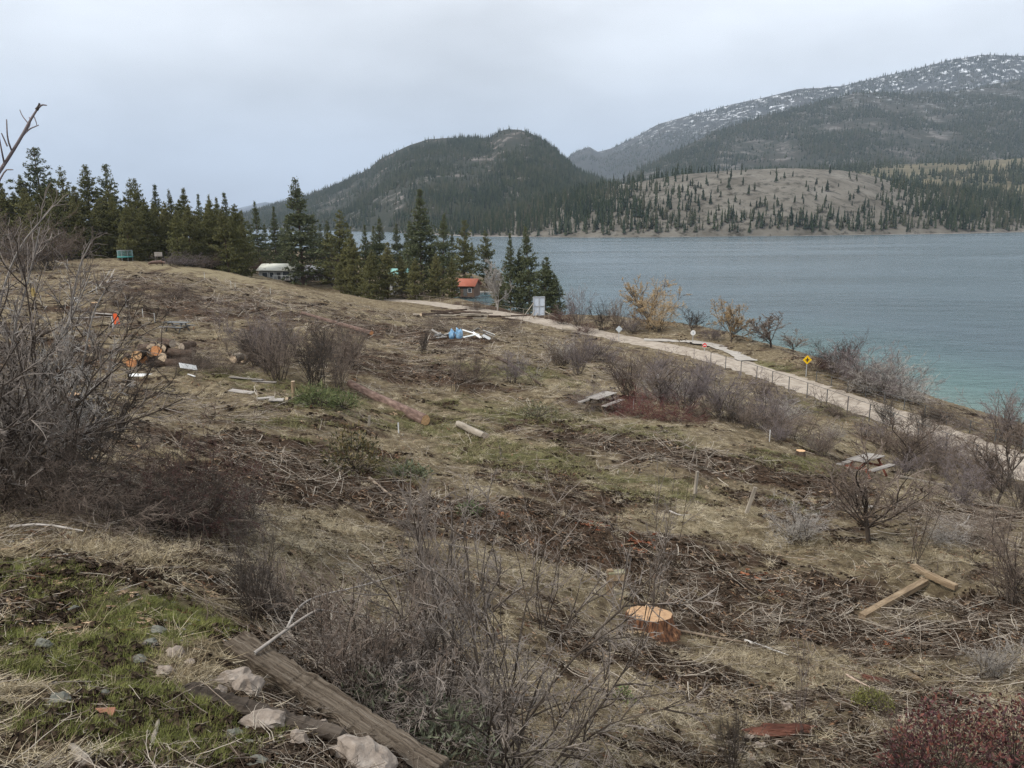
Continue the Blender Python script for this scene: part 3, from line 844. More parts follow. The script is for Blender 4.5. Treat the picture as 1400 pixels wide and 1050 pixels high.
_pn = [0]
def plant(kind, px, py, top, w, tw, label, name="bare_shrub", cat="shrub", group=None, stem=None, variant=None, p=None, rot=None, tilt=(0, 0)):
    _pn[0] += 1
    if p is None: p = base_of(px, py)
    h = top_height(px, top, p)
    wd = w / F * p[1] * 1.03
    ms, mt = PROTO[kind][(variant if variant is not None else _pn[0]) % len(PROTO[kind])]
    root = link(name, None, loc=p - np.array([0, 0, .02 * h]), rot=(tilt[0], tilt[1], rot if rot is not None else rnd.random() * 6.28), scale=(wd, wd, h), label=label, cat=cat, group=group)
    root.empty_display_size = .2
    a = link("trunk" if 'tree' in name else "stems", ms, root); set_mat(a, stem or M_STEM)
    b = link("crown" if 'tree' in name else "twigs", mt, root, kind="stuff"); set_mat(b, M_TWIG[tw])
    return root

# ------------------------------------------------------------------ conifers
NEEDLE = {k: pm("needles_" + k, c, scale=1.2, objrand=.15, rough=.85, spec=.2) for k, c in dict(
    pine=[(.072, .076, .030), (.14, .14, .054), (.22, .205, .08)],
    fir=[(.058, .070, .036), (.11, .124, .060), (.175, .185, .092)],
    olive=[(.085, .085, .034), (.155, .15, .06), (.24, .21, .09)]).items()}
def conifer(seed, nb=90, width=.17, bare=.08, tufts=15, irr=.3, droop=-.15, shape=.8, tl=.030, tw=.011):
    r = np.random.default_rng(seed)
    P0 = run(r, np.array([[0, 0, -.02]]), np.array([[0, 0, 1.]]), np.array([1.0]), 9, .015, np.array([0, 0, .1]))
    P0[0, :, 2] = np.linspace(-.02, .99, 9)
    trunkR = np.linspace(.014, .0015, 9)[None]
    t = np.sort(r.uniform(bare, .985, nb)); a = np.cumsum(r.uniform(1.8, 2.9, nb))
    x = np.interp(t, np.linspace(0, 1, 9), P0[0, :, 0]); y = np.interp(t, np.linspace(0, 1, 9), P0[0, :, 1])
    tr = (1 - t) / (1 - bare)
    lump = 1 + r.normal(0, irr * .75, nb)
    side = 1 + .35 * irr * np.cos(a + r.random() * 6 + t * 5)
    L = width * (np.minimum(1, tr ** shape * 1.12) * np.clip(lump, .35, 1.6) * side + .02) * np.where(tr > .86, .75, 1)
    d = unit(np.stack([np.cos(a), np.sin(a), droop + .75 * t ** 2 + r.normal(0, .12, nb)], 1))
    B_ = run(r, np.stack([x, y, t], 1), d, L, 5, .10, np.array([0, 0, .05]))
    Vt, Qt = tubes([(P0, trunkR), (B_, np.linspace(.0035, .001, 5)[None] * np.ones((nb, 1)))], [6, 3])
    # needle tufts along the outer three quarters of each branch
    tt = r.uniform(.15, 1.03, (nb, tufts)) * 4
    i = np.clip(tt.astype(int), 0, 3); f = (tt - i)[..., None]; ar = np.arange(nb)[:, None]
    c = B_[ar, i] * (1 - f) + B_[ar, i + 1] * f
    c = c + r.normal(0, .008, c.shape) + (r.normal(0, .18, (nb, tufts, 1)) * L[:, None, None] * np.stack([-np.sin(a), np.cos(a), 0 * a], 1)[:, None])
    c = c.reshape(-1, 3)
    out = np.repeat(d, tufts, 0)
    m = 8
    dd = unit(out[:, None] * .5 + r.normal(0, .75, (len(c), m, 3)) + np.array([0, 0, .25]))
    small = np.repeat(.35 + .65 * np.minimum(1, tr * 2.2), tufts)[:, None, None]
    ln = tl * small * r.uniform(.6, 1.3, (len(c), m, 1))
    sd_ = unit(np.cross(dd, r.normal(0, 1, (len(c), m, 3)))) * tw * small * r.uniform(.6, 1.2, (len(c), m, 1))
    c_ = c[:, None]
    tri = np.stack([c_ + sd_, c_ - sd_, c_ + dd * ln], 2).reshape(-1, 3)
    Fn = np.arange(len(tri)).reshape(-1, 3)
    return mesh_np("trunk", Vt, Qt, [bark], smooth=True), mesh_np("crown", tri, Fn, [NEEDLE['pine']])

CON = {'pine': [conifer(200 + i, 84, .20, .10, 20, .38, .10, .72, .024, .0055) for i in range(3)],
       'fir': [conifer(210 + i, 130, .20, .04, 18, .26, -.15, .95, .020, .0048) for i in range(3)],
       'bushy': [conifer(220 + i, 105, .22, .03, 18, .32, .10, .75, .030, .007) for i in range(2)]}
def conif(kind, px, py, top, mat, label, w=1.0, group=None, Y=None, name="pine_tree", cat="conifer"):
    if Y: 
        q = at(np.array(float(px)), np.array(float(py)), np.array(float(Y))); p = np.array([q[0], q[1], gz(q[0], q[1])])
    else: p = base_of(px, py)
    h = top_height(px, top, p)
    _pn[0] += 1
    mt, mc = CON[kind][_pn[0] % len(CON[kind])]
    root = link(name, None, loc=p - np.array([0, 0, .2]), rot=(rnd.uniform(-.02, .02), rnd.uniform(-.02, .02), rnd.random() * 6.28), scale=(h * w, h * w, h), label=label, cat=cat, group=group)
    link("trunk", mt, root)
    b = link("crown", mc, root); set_mat(b, NEEDLE[mat])
    return root

# left stand, the tall back row first (each told apart by its place in the row)
ROW = [(8, 268, .9), (20, 258, .85), (43, 238, .8), (69, 199, 1.25), (104, 227, 1.0), (130, 224, 1.05), (158, 222, 1.1), (187, 243, .9), (198, 243, .9), (221, 251, 1.0),
       (244, 257, .8), (259, 255, 1.0), (280, 264, .8), (291, 264, .85), (303, 268, .8), (317, 262, 1.0), (333, 285, .8)]
ORD = "first second third fourth fifth sixth seventh eighth ninth tenth eleventh twelfth thirteenth fourteenth fifteenth sixteenth seventeenth".split()
for i, (px, top, w) in enumerate(ROW):
    lab = "tallest pine of the stand behind the clearing, rising above its neighbours" if i == 3 else \
          f"tall dark pine, {ORD[i]} from the left in the back row of the stand"
    conif('pine' if i < 9 else 'fir', px, 366, top, 'pine' if i % 3 else 'fir', lab, w, "tall pines of the stand at left", Y=178 + 3 * (i % 4) + (4 if i > 8 else 0))
for i, (px, top) in enumerate([(60, 268), (88, 262), (112, 270), (140, 272), (165, 268), (178, 280), (192, 277), (206, 270), (218, 284), (232, 274), (246, 286), (262, 278), (275, 288), (288, 284), (300, 292), (312, 284), (324, 294), (335, 302)]):
    conif('bushy', px, 366, top, 'olive' if i % 3 != 1 else 'pine', f"bushy olive-green pine, {ORD[i] if i < 17 else 'last'} from the left in the front row of the stand", .95, "bushy front pines of the stand at left", Y=160 + 3 * (i % 5))
for i in range(18):
    px = 12 + i * 18.5 + rnd.uniform(-5, 5)
    conif('bushy', px, 366, 268 + i * .9 + rnd.uniform(-10, 12) - (14 if i < 9 else 0), 'pine' if i % 2 else 'olive', "dark pine filling the middle of the stand behind the front row", 1.15, "pines inside the stand at left", Y=171 + rnd.uniform(-3, 3))
MID = [(356, 374, 273, 'fir', .75, 205, "slim dark fir just left of a shorter fir, near the white roofed house"), (378, 374, 281, 'fir', .8, 205, "slim fir leaning over the left end of the white roofed house"),
       (413, 372, 240, 'fir', 1.35, 195, "big dark fir towering behind the white roofed house"), (397, 372, 292, 'fir', 1.1, 215, "short fir between the slim firs and the big dark fir"),
       (430, 372, 292, 'fir', 1.1, 218, "short fir tucked against the right of the big dark fir"),
       (465, 385, 286, 'pine', 1.1, 190, "round topped pine behind the leafless brown tree by the houses"), (488, 396, 318, 'bushy', 1.0, 172, "bushy young pine at the far end of the gravel trail, left"),
       (501, 396, 306, 'fir', .9, 185, "narrow fir left of the green roofed house"), (522, 398, 296, 'fir', 1.0, 188, "dark fir directly behind the bushy pines at the trail end"), (510, 400, 340, 'bushy', 1.2, 168, "low bushy pine at the far end of the gravel trail"),
       (530, 400, 330, 'bushy', 1.1, 170, "olive bushy pine hiding the left of the green roofed house"), (544, 390, 304, 'fir', 1.0, 210, "dark fir rising behind the green roofed house"), (558, 398, 322, 'fir', 1.0, 190, "shorter fir touching the left side of the tallest lakeside fir"),
       (577, 402, 257, 'fir', 1.2, 180, "tallest broad fir beside the lake in the middle of the row"), (607, 405, 290, 'fir', 1.05, 178, "tall olive fir right of the tallest lakeside fir"), (592, 403, 330, 'bushy', .9, 184, "lower fir filling the gap beside the tallest lakeside fir"),
       (634, 388, 299, 'pine', 1.0, 215, "slender pine rising behind the red roofed house"), (665, 388, 314, 'pine', 1.1, 222, "pine on the point right of the red roofed house"), (645, 388, 330, 'pine', .9, 235, "small pine between the red roofed house and the point"),
       (698, 420, 317, 'fir', .85, 158, "blue-grey fir right of the pale leafless tree by the water"), (724, 424, 307, 'fir', .95, 155, "tall fir at the water just behind the billboard"), (712, 422, 338, 'bushy', .8, 160, "dense fir between the two tall firs behind the billboard"),
       (745, 430, 350, 'bushy', 1.3, 150, "spreading low pine right of the billboard against the lake"), (757, 432, 372, 'bushy', 1.2, 149, "small pine at the lake edge, last of the row on the right"), (683, 418, 372, 'bushy', 1.2, 162, "low dark fir at the foot of the pale leafless tree")]
for px, py, top, kd_, w, Y, lab in MID:
    conif(kd_, px, py, top, {'fir': 'fir', 'pine': 'pine', 'bushy': 'olive'}[kd_] if px < 690 else 'fir', lab, w, None, Y=Y)
for px, py, top, Y, lab in [(505, 400, 350, 164, "low olive pine nearest the far trail end"), (552, 402, 348, 172, "low olive pine in front of the green roofed house"), (568, 404, 352, 168, "low pine at the foot of the tallest lakeside fir"), (618, 406, 352, 170, "low pine left of the red roofed boathouse"), (596, 405, 345, 172, "low pine between the two tall lakeside firs"), (474, 394, 330, 178, "olive pine right of the rounded leafless tree"), (448, 384, 318, 205, "olive pine behind the rounded leafless tree")]:
    conif('bushy', px, py, top, 'olive', lab, 1.1, None, Y=Y)
# trees further off behind the houses, to close the row
for px, top, Y in [(345, 300, 260), (366, 305, 270), (388, 310, 250), (450, 300, 240), (478, 305, 240), (512, 308, 240), (566, 300, 235), (618, 318, 245), (440, 305, 255)]:
    conif('fir', px, 370, top, 'fir', "dark fir half hidden behind the row of trees at the houses", 1.1, "firs behind the lakeside houses", Y=Y)

# ------------------------------------------------------------------ bare trees and shrubs, far to near
T = plant
T('willow', 885, 449, 378, 74, 'tan', "large golden-twigged willow on the lake shore", "willow_tree", "tree", variant=0)
T('dense', 900, 452, 395, 50, 'tan', "golden willow shrub growing under the large shore willow", "willow_shrub", variant=1)
T('willow', 1000, 469, 407, 62, 'tan', "smaller golden leafless tree left of the dark crooked tree on the shore", "willow_tree", "tree", variant=1)
T('tree', 1054, 476, 427, 66, 'brown', "dark crooked leafless tree on the shore, low and spreading", "bare_tree", "tree", variant=2)
T('sapling', 947, 459, 420, 36, 'dark', "small dark leafless tree between the two golden shore trees", "bare_tree", "tree")
T('tree', 680, 426, 352, 44, 'pale', "pale grey leafless tree on the bank left of the billboard", "bare_tree", "tree", stem=M_STEM_P)
T('tree', 456, 392, 333, 84, 'brown', "rounded leafless brown tree between the houses and the trail end", "bare_tree", "tree", variant=1)
T('vase', 790, 447, 388, 40, 'purple', "tall thin grey shrub at the water right of the last pine")
T('dense', 770, 444, 415, 40, 'red', "low reddish shrub at the trail edge near the last pine")
T('vase', 822, 452, 408, 44, 'dark', "dark upright shrub on the shore left of the large willow")
T('vase', 845, 453, 404, 44, 'brown', "brown upright shrub touching the left of the large willow")
T('dense', 865, 456, 420, 40, 'purple', "low grey shrub at the foot of the large willow")
T('dense', 975, 466, 440, 34, 'purple', "low purple-grey shrub left of the smaller golden tree")
T('sapling', 1085, 482, 450, 40, 'brown', "small leaning bare shrub right of the dark crooked tree")
T('dense', 800, 456, 436, 34, 'red', "rusty low shrub beside the trail fence by the diamond sign")
# big lakeside thicket behind the yellow sign
for px, py, top, w, tw, kd_, lab in [
        (1120, 508, 470, 60, 'red', 'dense', "rusty red shrub directly behind the yellow diamond sign"), (1140, 512, 462, 62, 'dark', 'vase', "dark shrub at the left end of the shore thicket"),
        (1152, 514, 450, 44, 'red', 'vase', "tallest reddish shrub in the shore thicket"), (1165, 524, 464, 84, 'purple', 'dense', "grey-purple shrub in the left part of the shore thicket"),
        (1190, 532, 468, 84, 'purple', 'dense', "grey shrub in the middle of the shore thicket"), (1205, 542, 478, 90, 'pale', 'dense', "pale grey shrub at the front of the shore thicket"),
        (1228, 546, 486, 84, 'purple', 'dense', "rounded grey shrub in the right part of the shore thicket"), (1246, 556, 506, 64, 'pale', 'dense', "lowest pale shrub at the right end of the shore thicket"), (1172, 536, 490, 60, 'brown', 'tangle', "low brown tangle along the trail under the shore thicket"),
        (1272, 574, 548, 60, 'brown', 'dense', "low brown shrub right of the shore thicket"), (1300, 580, 552, 70, 'dark', 'tangle', "low dark bramble between thicket and right edge"), (1330, 588, 556, 80, 'brown', 'tangle', "brown bramble on the shore near the right edge"),
        (1372, 604, 524, 90, 'purple', 'vase', "tall grey shrub on the shore at the right edge"), (1396, 612, 540, 70, 'brown', 'dense', "brown shrub cut by the right edge beside the trail")]:
    T(kd_, px, py, top, w, tw, lab)
# left background scrub
for px, py, top, w, tw, kd_, lab in [
        (115, 352, 302, 60, 'purple', 'dense', "purple-grey bare bush below the tall pines, left one"), (155, 353, 294, 76, 'pale', 'dense', "pale bare bush behind the teal trampoline"), (60, 368, 280, 100, 'brown', 'dense', "brownish bare bush in front of the pines at far left"),
        (30, 372, 290, 100, 'brown', 'dense', "tall brown thicket at the left edge below the pines"), (95, 356, 310, 50, 'brown', 'vase', "thin brown bush between the far left thicket and the pale bush"),
        (240, 364, 342, 44, 'purple', 'dense', "purple scrub in the hedge row, leftmost"), (262, 365, 344, 44, 'purple', 'dense', "purple scrub in the hedge row, second from left"), (284, 367, 343, 46, 'brown', 'dense', "brown scrub in the hedge row, third from left"),
        (305, 369, 345, 46, 'red', 'dense', "reddish scrub in the middle of the hedge row"), (326, 371, 348, 46, 'purple', 'dense', "purple scrub in the hedge row, third from right"), (346, 374, 352, 40, 'red', 'dense', "reddish scrub in the hedge row beside the white roofed house"),
        (420, 386, 362, 46, 'red', 'dense', "reddish scrub right of the white roofed house"), (484, 400, 380, 40, 'brown', 'dense', "brown scrub at the near side of the trail end"), (650, 424, 408, 36, 'brown', 'dense', "low brown scrub by the trail above the log pile"), (560, 409, 393, 50, 'brown', 'dense', "low scrub at the trail below the green roofed house")]:
    T(kd_, px, py, top, w, tw, lab)
# clearing, middle distance
for px, py, top, w, tw, kd_, lab in [
        (578, 486, 444, 22, 'dark', 'vase', "narrow dark upright shrub near the pile of blue bags"), (380, 522, 432, 80, 'brown', 'vase', "brown bare shrub in the clearing, left of the bigger one above the green boughs"), (432, 528, 438, 96, 'dark', 'vase', "largest dark bare shrub in the clearing above the green boughs"),
        (462, 530, 462, 50, 'brown', 'vase', "smaller shrub at the root end of the felled log"), (310, 478, 400, 50, 'purple', 'whip', "thin upright whips left of the clearing shrubs"), (362, 512, 398, 46, 'purple', 'whip', "tall thin whip shrub rising from the left clearing shrubs"),
        (620, 536, 462, 60, 'brown', 'whip', "thin bare shrub below the blue bags"), (648, 520, 476, 70, 'brown', 'dense', "low brown shrub in front of the debris with bags"), (700, 524, 478, 60, 'purple', 'vase', "grey shrub in the middle of the clearing right of the low brown one"),
        (730, 530, 470, 50, 'pale', 'whip', "pale thin sapling left of the nearer picnic table"), (790, 512, 452, 50, 'purple', 'vase', "grey shrub behind the nearer picnic table"), (765, 500, 458, 46, 'brown', 'dense', "brown brush pile shrub below the billboard"),
        (862, 548, 470, 70, 'brown', 'vase', "bare shrub right behind the nearer picnic table's red brush"), (905, 556, 478, 66, 'brown', 'sapling', "leaning bare sapling right of the red brush"), (940, 562, 486, 84, 'purple', 'vase', "grey shrub in the middle of the bank row below the trail"),
        (985, 574, 492, 90, 'purple', 'vase', "largest grey shrub on the bank below the side road"), (1005, 580, 516, 60, 'dark', 'whip', "thin dark sapling in front of the largest bank shrub"), (1045, 590, 520, 90, 'purple', 'dense', "rounded grey bush on the bank left of the farther picnic table"),
        (1085, 602, 548, 84, 'brown', 'dense', "low brown bush near the farther picnic table"), (1040, 548, 506, 50, 'brown', 'vase', "small bare shrub beside the trail fence, left of the yellow sign"), (1120, 560, 520, 50, 'brown', 'whip', "thin shrub at the trail fence below the yellow sign"), (1215, 584, 536, 54, 'dark', 'vase', "dark little shrub at the trail fence below the thicket"), (1258, 600, 552, 50, 'dark', 'vase', "dark shrub against the trail, right of the one below the thicket"),
        (1235, 642, 560, 84, 'brown', 'sapling', "bare sapling behind the farther picnic table"), (1290, 622, 572, 80, 'brown', 'dense', "brown bush on the bank under the trail fence"), (1290, 650, 600, 90, 'brown', 'tangle', "low brambles right of the farther picnic table"),
        (1362, 690, 566, 90, 'brown', 'sapling', "bare many-branched shrub by the trail near the right edge"), (1395, 700, 610, 60, 'grey', 'vase', "grey shrub cut by the right edge below the trail"),
        (1250, 772, 628, 90, 'brown', 'whip', "thin tall sapling behind the fallen beams"), (1090, 740, 672, 90, 'pale', 'dense', "pale dry weed clump left of the sapling with a board"), (1385, 830, 690, 130, 'brown', 'vase', "bare brown shrub at the right edge beside the beams"),
        (820, 560, 520, 90, 'purple', 'tangle', "low grey bramble under the nearer picnic table"), (925, 576, 540, 90, 'crimson', 'tangle', "dark red brush farthest right of the nearer picnic table"), (885, 572, 530, 90, 'crimson', 'tangle', "dark red brush lying right of the nearer picnic table"), (852, 564, 526, 60, 'crimson', 'tangle', "dark red brush touching the nearer picnic table"), (270, 505, 466, 80, 'brown', 'tangle', "heap of brown brush right of the wood pile"), (240, 410, 375, 60, 'brown', 'tangle', "brown brush heap on the upper clearing"), (262, 502, 470, 60, 'dark', 'tangle', "dark brush tangled over the right of the firewood pile"), (310, 512, 470, 70, 'brown', 'tangle', "brown brush behind the two pale log rounds"), (600, 450, 425, 60, 'brown', 'tangle', "brush caught in the left of the pole heap"), (690, 452, 428, 70, 'brown', 'tangle', "brush caught in the right of the pole heap"),
        (170, 420, 385, 60, 'brown', 'vase', "brown shrub on the upper left clearing"), (215, 432, 396, 50, 'brown', 'whip', "thin shrub near the far dark picnic table")]:
    T(kd_, px, py, top, w, tw, lab)
for px, py, top, w, tw, kd_, lab in [
        (965, 520, 488, 50, 'purple', 'dense', "grey bush at the trail's near edge below the no-entry sign"), (905, 505, 478, 50, 'brown', 'dense', "brown bush at the trail's near edge below the white round sign"), (1065, 556, 524, 56, 'purple', 'dense', "grey bush at the trail's near edge left of the yellow sign"),
        (1145, 572, 542, 60, 'brown', 'dense', "brown bush at the trail's near edge below the shore thicket"), (1195, 600, 566, 60, 'purple', 'dense', "grey bush below the trail fence behind the farther picnic table"), (1325, 640, 600, 70, 'brown', 'dense', "brown bush at the trail fence near the right edge"),
        (830, 496, 468, 60, 'purple', 'dense', "grey bush on the bank under the diamond sign"), (1335, 745, 690, 90, 'brown', 'tangle', "brown slash heap right of the thin tall sapling"), (1300, 742, 700, 70, 'pale', 'tangle', "pale slash heap behind the thin tall sapling")]:
    T(kd_, px, py, top, w, tw, lab)
_r9 = random.Random(19)
for i in range(26):
    px = _r9.uniform(770, 1140); py = 478 + (px - 770) * .30 + _r9.uniform(0, 42); hh = _r9.uniform(26, 52)
    T(_r9.choice(['vase', 'dense', 'vase']), px, py, py - hh, hh * _r9.uniform(1.0, 1.6), _r9.choice(['purple', 'purple', 'brown', 'pale']), "leafless shrub in the scrubby bank between clearing and trail", group="scrub on the bank below the trail")
for i in range(12):
    px = _r9.uniform(345, 490); py = _r9.uniform(490, 530) - (490 - px) * .05; hh = _r9.uniform(40, 75)
    T('vase', px, py, py - hh, hh * _r9.uniform(.8, 1.3), _r9.choice(['purple', 'brown', 'dark']), "leafless upright shrub in the thicket of the left clearing", group="thicket in the left clearing")
for i in range(10):
    px = _r9.uniform(1180, 1400); py = 600 + (px - 1180) * .36 + _r9.uniform(0, 40); hh = _r9.uniform(30, 60)
    T(_r9.choice(['vase', 'dense']), px, py, py - hh, hh * _r9.uniform(1.0, 1.5), _r9.choice(['purple', 'brown', 'brown']), "leafless shrub on the bank at right under the trail fence", group="scrub on the bank at right")
T('sapling', 1188, 744, 588, 150, 'brown', "bare branching sapling with a pale board at its foot", "bare_tree", "tree", variant=0)
# ------------------------------------------------------------------ object helpers
import bmesh
def bm_mesh(name, bm, mats, smooth=False):
    me = bpy.data.meshes.new(name); bm.to_mesh(me); bm.free()
    for m in mats: me.materials.append(m)
    if smooth:
        for p in me.polygons: p.use_smooth = True
    return me
def box_me(name, sx, sy, sz, mat, bevel=.006, jit=0.0, seed=0, sub=0):
    bm = bmesh.new(); bmesh.ops.create_cube(bm, size=1)
    for v in bm.verts: v.co = Vector((v.co.x * sx, v.co.y * sy, v.co.z * sz))
    if sub:
        L_ = max(range(3), key=lambda i: (sx, sy, sz)[i])
        es = [e for e in bm.edges if abs((e.verts[0].co - e.verts[1].co)[L_]) > .5 * (sx, sy, sz)[L_]]
        bmesh.ops.subdivide_edges(bm, edges=es, cuts=sub)
    if bevel: bmesh.ops.bevel(bm, geom=list(bm.edges), offset=bevel, segments=1, affect='EDGES')
    if jit:
        r = random.Random(seed)
        for v in bm.verts: v.co += Vector((r.uniform(-jit, jit), r.uniform(-jit, jit), r.uniform(-jit, jit)))
    return bm_mesh(name, bm, [mat])
def aim(A, B):
    """matrix with origin A and local +Z towards B"""
    A, B = Vector(A), Vector(B)
    q = (B - A).to_track_quat('Z', 'Y')
    return Matrix.Translation(A) @ q.to_matrix().to_4x4()
def log_me(name, L_, ra, rb, seed, k=14, segs=10, rough=.08, bend=.0):
    r = np.random.default_rng(seed)
    a = np.linspace(0, 2 * math.pi, k, endpoint=False)
    prof = 1 + rough * r.normal(0, .5, k)
    z = np.linspace(0, L_, segs)
    rad = np.linspace(ra, rb, segs)
    bx = bend * np.sin(z / L_ * math.pi)
    rr = rad[:, None] * prof * (1 + rough * .5 * r.normal(0, .5, (segs, k)))
    V = np.stack([np.cos(a) * rr + bx[:, None], np.sin(a) * rr, np.repeat(z[:, None], k, 1)], -1).reshape(-1, 3)
    i = np.arange(segs * k).reshape(segs, k)
    Q = np.stack([i[:-1], np.roll(i[:-1], -1, 1), np.roll(i[1:], -1, 1), i[1:]], -1).reshape(-1, 4)
    body = (V, Q)
    caps = []
    for row, zz in ((0, -.004), (segs - 1, L_ + .004)):
        ring = V.reshape(segs, k, 3)[row] * [.97, .97, 1]
        cV = np.vstack([ring, ring.mean(0)]); cV[:, 2] = zz
        j = np.arange(k)
        cF = np.stack([j, np.roll(j, -1), np.full(k, k)], 1)
        if row == 0: cF = cF[:, ::-1]
        caps.append((cV, cF))
    return body, caps
def ring_mat(name, c0, c1, sc=22):
    m, N, L, B = nodes_of(name)
    t = N.new("ShaderNodeTexCoord")
    w = N.new("ShaderNodeTexWave"); w.wave_type = 'RINGS'; w.rings_direction = 'Z'
    w.inputs["Scale"].default_value = sc; w.inputs["Distortion"].default_value = 2.5; w.inputs["Detail"].default_value = 3
    L.new(t.outputs["Object"], w.inputs["Vector"])
    n = N.new("ShaderNodeTexNoise"); n.inputs["Scale"].default_value = 9; n.inputs["Detail"].default_value = 6
    L.new(t.outputs["Object"], n.inputs["Vector"])
    ad = N.new("ShaderNodeMath"); ad.operation = 'MULTIPLY_ADD'; L.new(w.outputs["Fac"], ad.inputs[0]); ad.inputs[1].default_value = .25; L.new(n.outputs[0], ad.inputs[2])
    r_ = ramp_node(N, [(.4, c0), (.62, c1), (.85, tuple(min(1, x * 1.2) for x in c1))]); L.new(ad.outputs[0], r_.inputs[0])
    L.new(r_.outputs[0], B.inputs["Base Color"]); B.inputs["Roughness"].default_value = .8
    return m
m_cut = ring_mat("sawn_pine", (.36, .19, .085), (.60, .38, .20))
m_cutp = ring_mat("sawn_pale", (.38, .27, .17), (.60, .47, .33))
m_cuto = ring_mat("sawn_orange", (.40, .15, .05), (.56, .26, .11))
m_cutg = ring_mat("sawn_weathered", (.20, .16, .12), (.38, .31, .24))
m_redbark = pm("red_pine_bark", [(.07, .046, .038), (.16, .108, .088), (.28, .20, .165)], scale=7, stretch=(1, 1, .35), bump=.8, bscale=14, rough=.95, spec=.1)
m_bark2 = pm("dark_log_bark", [(.035, .024, .018), (.085, .06, .045), (.16, .12, .095)], scale=8, stretch=(1, 1, .3), bump=.8, bscale=16, rough=.95, spec=.1)
m_greywood = pm("weathered_wood", [(.15, .135, .12), (.27, .245, .22), (.40, .37, .335)], scale=5, stretch=(.15, 2, 2), bump=.3, bscale=20, rough=.9, spec=.12, objrand=.25)
m_greywoodz = pm("weathered_log", [(.17, .145, .115), (.30, .26, .21), (.45, .40, .33)], scale=6, stretch=(1, 1, .15), bump=.5, bscale=18, rough=.9, spec=.12)
m_beam = pm("tan_lumber", [(.13, .092, .058), (.26, .19, .12), (.38, .295, .20)], scale=4, stretch=(3, 3, .5), bump=.35, bscale=18, rough=.85, spec=.15, objrand=.15, detail=9)
m_tie = pm("old_timber", [(.03, .022, .016), (.08, .062, .045), (.145, .118, .09), (.23, .195, .155)], scale=3.5, stretch=(11, 11, .35), bump=1.0, bscale=7, rough=.95, spec=.1, detail=9)
m_tied = pm("dark_timber", [(.025, .02, .016), (.06, .048, .038), (.11, .09, .072)], scale=3.5, stretch=(4, 4, .3), bump=.8, bscale=6, rough=.95, spec=.1)
m_red = pm("red_painted_metal", [(.13, .045, .03), (.20, .075, .05)], scale=6, rough=.7)
m_white = pm("white_paint", [(.62, .62, .60), (.74, .74, .72)], scale=4, rough=.6)
m_dmetal = pm("dark_steel", [(.06, .06, .06), (.12, .12, .115)], scale=6, rough=.6, spec=.4)
m_gmetal = pm("galvanised_steel", [(.30, .31, .31), (.42, .43, .43)], scale=6, rough=.5, spec=.5)

def log_thing(name, A, B_, ra, rb, barkm, cutm, label, cat="log", group=None, seed=1, bend=0.0, rough=.14):
    A, B_ = np.asarray(A, float), np.asarray(B_, float)
    L_ = float(np.linalg.norm(B_ - A))
    for f_ in np.linspace(0, 1, max(2, int(L_ / max(ra, .08)))): EX.append((*(A + (B_ - A) * f_)[:2], max(ra, rb) * 1.5))
    body, caps = log_me(name, L_, ra, rb, seed, bend=bend, rough=rough)
    root = link(name, None, label=label, cat=cat, group=group)
    root.matrix_world = aim(A, B_)
    link("bark", mesh_np("bark", body[0], body[1], [barkm], smooth=True), root)
    for c in caps: link("sawn_end", mesh_np("sawn_end", c[0], c[1], [cutm]), root)
    return root
EX = []   # (x, y, radius): where things press the grass down
def on(px, py, lift=0.0):
    p = G(px, py); p[2] += lift; return p

# ------------------------------------------------------------------ stump, post, beams
def stump():
    p = on(887, 861, .08); EX.append((p[0], p[1] - .2, .75))
    root = link("tree_stump", None, loc=p, rot=(R(-9), R(2), 0), label="big freshly sawn pine stump with a bright orange-tan top", cat="stump")
    k, rr = 40, []
    r = np.random.default_rng(77)
    a = np.linspace(0, 2 * math.pi, k, endpoint=False)
    prof = 1 + .035 * np.sin(a * 3 + 1) + .02 * np.sin(a * 7) + .012 * np.sin(a * 13 + 2)
    zs = [-.30, -.10, -.01, .06, .13, .19, .22]; rs = [.68, .57, .50, .465, .45, .445, .43]
    V = np.array([[(math.cos(x) * q * pr * (1 + .022 * r.normal() * (z < .21)), math.sin(x) * q * pr * (1 + .022 * r.normal() * (z < .21)), z) for x, pr in zip(a, prof)] for z, q in zip(zs, rs)]).reshape(-1, 3)
    i = np.arange(len(zs) * k).reshape(-1, k)
    Q = np.stack([i[:-1], np.roll(i[:-1], -1, 1), np.roll(i[1:], -1, 1), i[1:]], -1).reshape(-1, 4)
    link("bark", mesh_np("bark", V, Q, [pm("stump_bark", [(.025, .016, .012), (.075, .04, .026), (.20, .095, .05), (.44, .25, .13)], scale=5.5, stretch=(2.2, 2.2, .45), bump=1.0, bscale=9, rough=.95, spec=.1)], smooth=False), root)
    ring = V.reshape(-1, k, 3)[-1]
    inner = ring * [.55, .55, 1] + [0, 0, .012]; c = ring.mean(0) + [0, 0, .014]
    VV = np.vstack([ring + [0, 0, .003], inner, c]); j = np.arange(k)
    link("sawn_top", mesh_np("sawn_top", VV, [np.stack([j, np.roll(j, -1), np.roll(j, -1) + k, j + k], 1), np.stack([j + k, np.roll(j, -1) + k, np.full(k, 2 * k)], 1)], [ring_mat("stump_top", (.27, .15, .075), (.43, .265, .14), 14)]), root)
    s = box_me("hinge_splinter", .10, .05, .10, m_cutp, .012, .012, 3)
    link("hinge_splinter", s, root, loc=(.05, .36, .26), rot=(.2, .1, .3))
    for q_, (x, y) in enumerate(((.1, -.2), (-.22, .02), (.17, .1))):
        pass
stump()
p = on(834, 815); EX.append((p[0], p[1] - .2, .35))
root = link("wooden_post", None, loc=p, rot=(R(2), R(-2), R(8)), label="short wooden post with a stub of board, behind the big stump", cat="post")
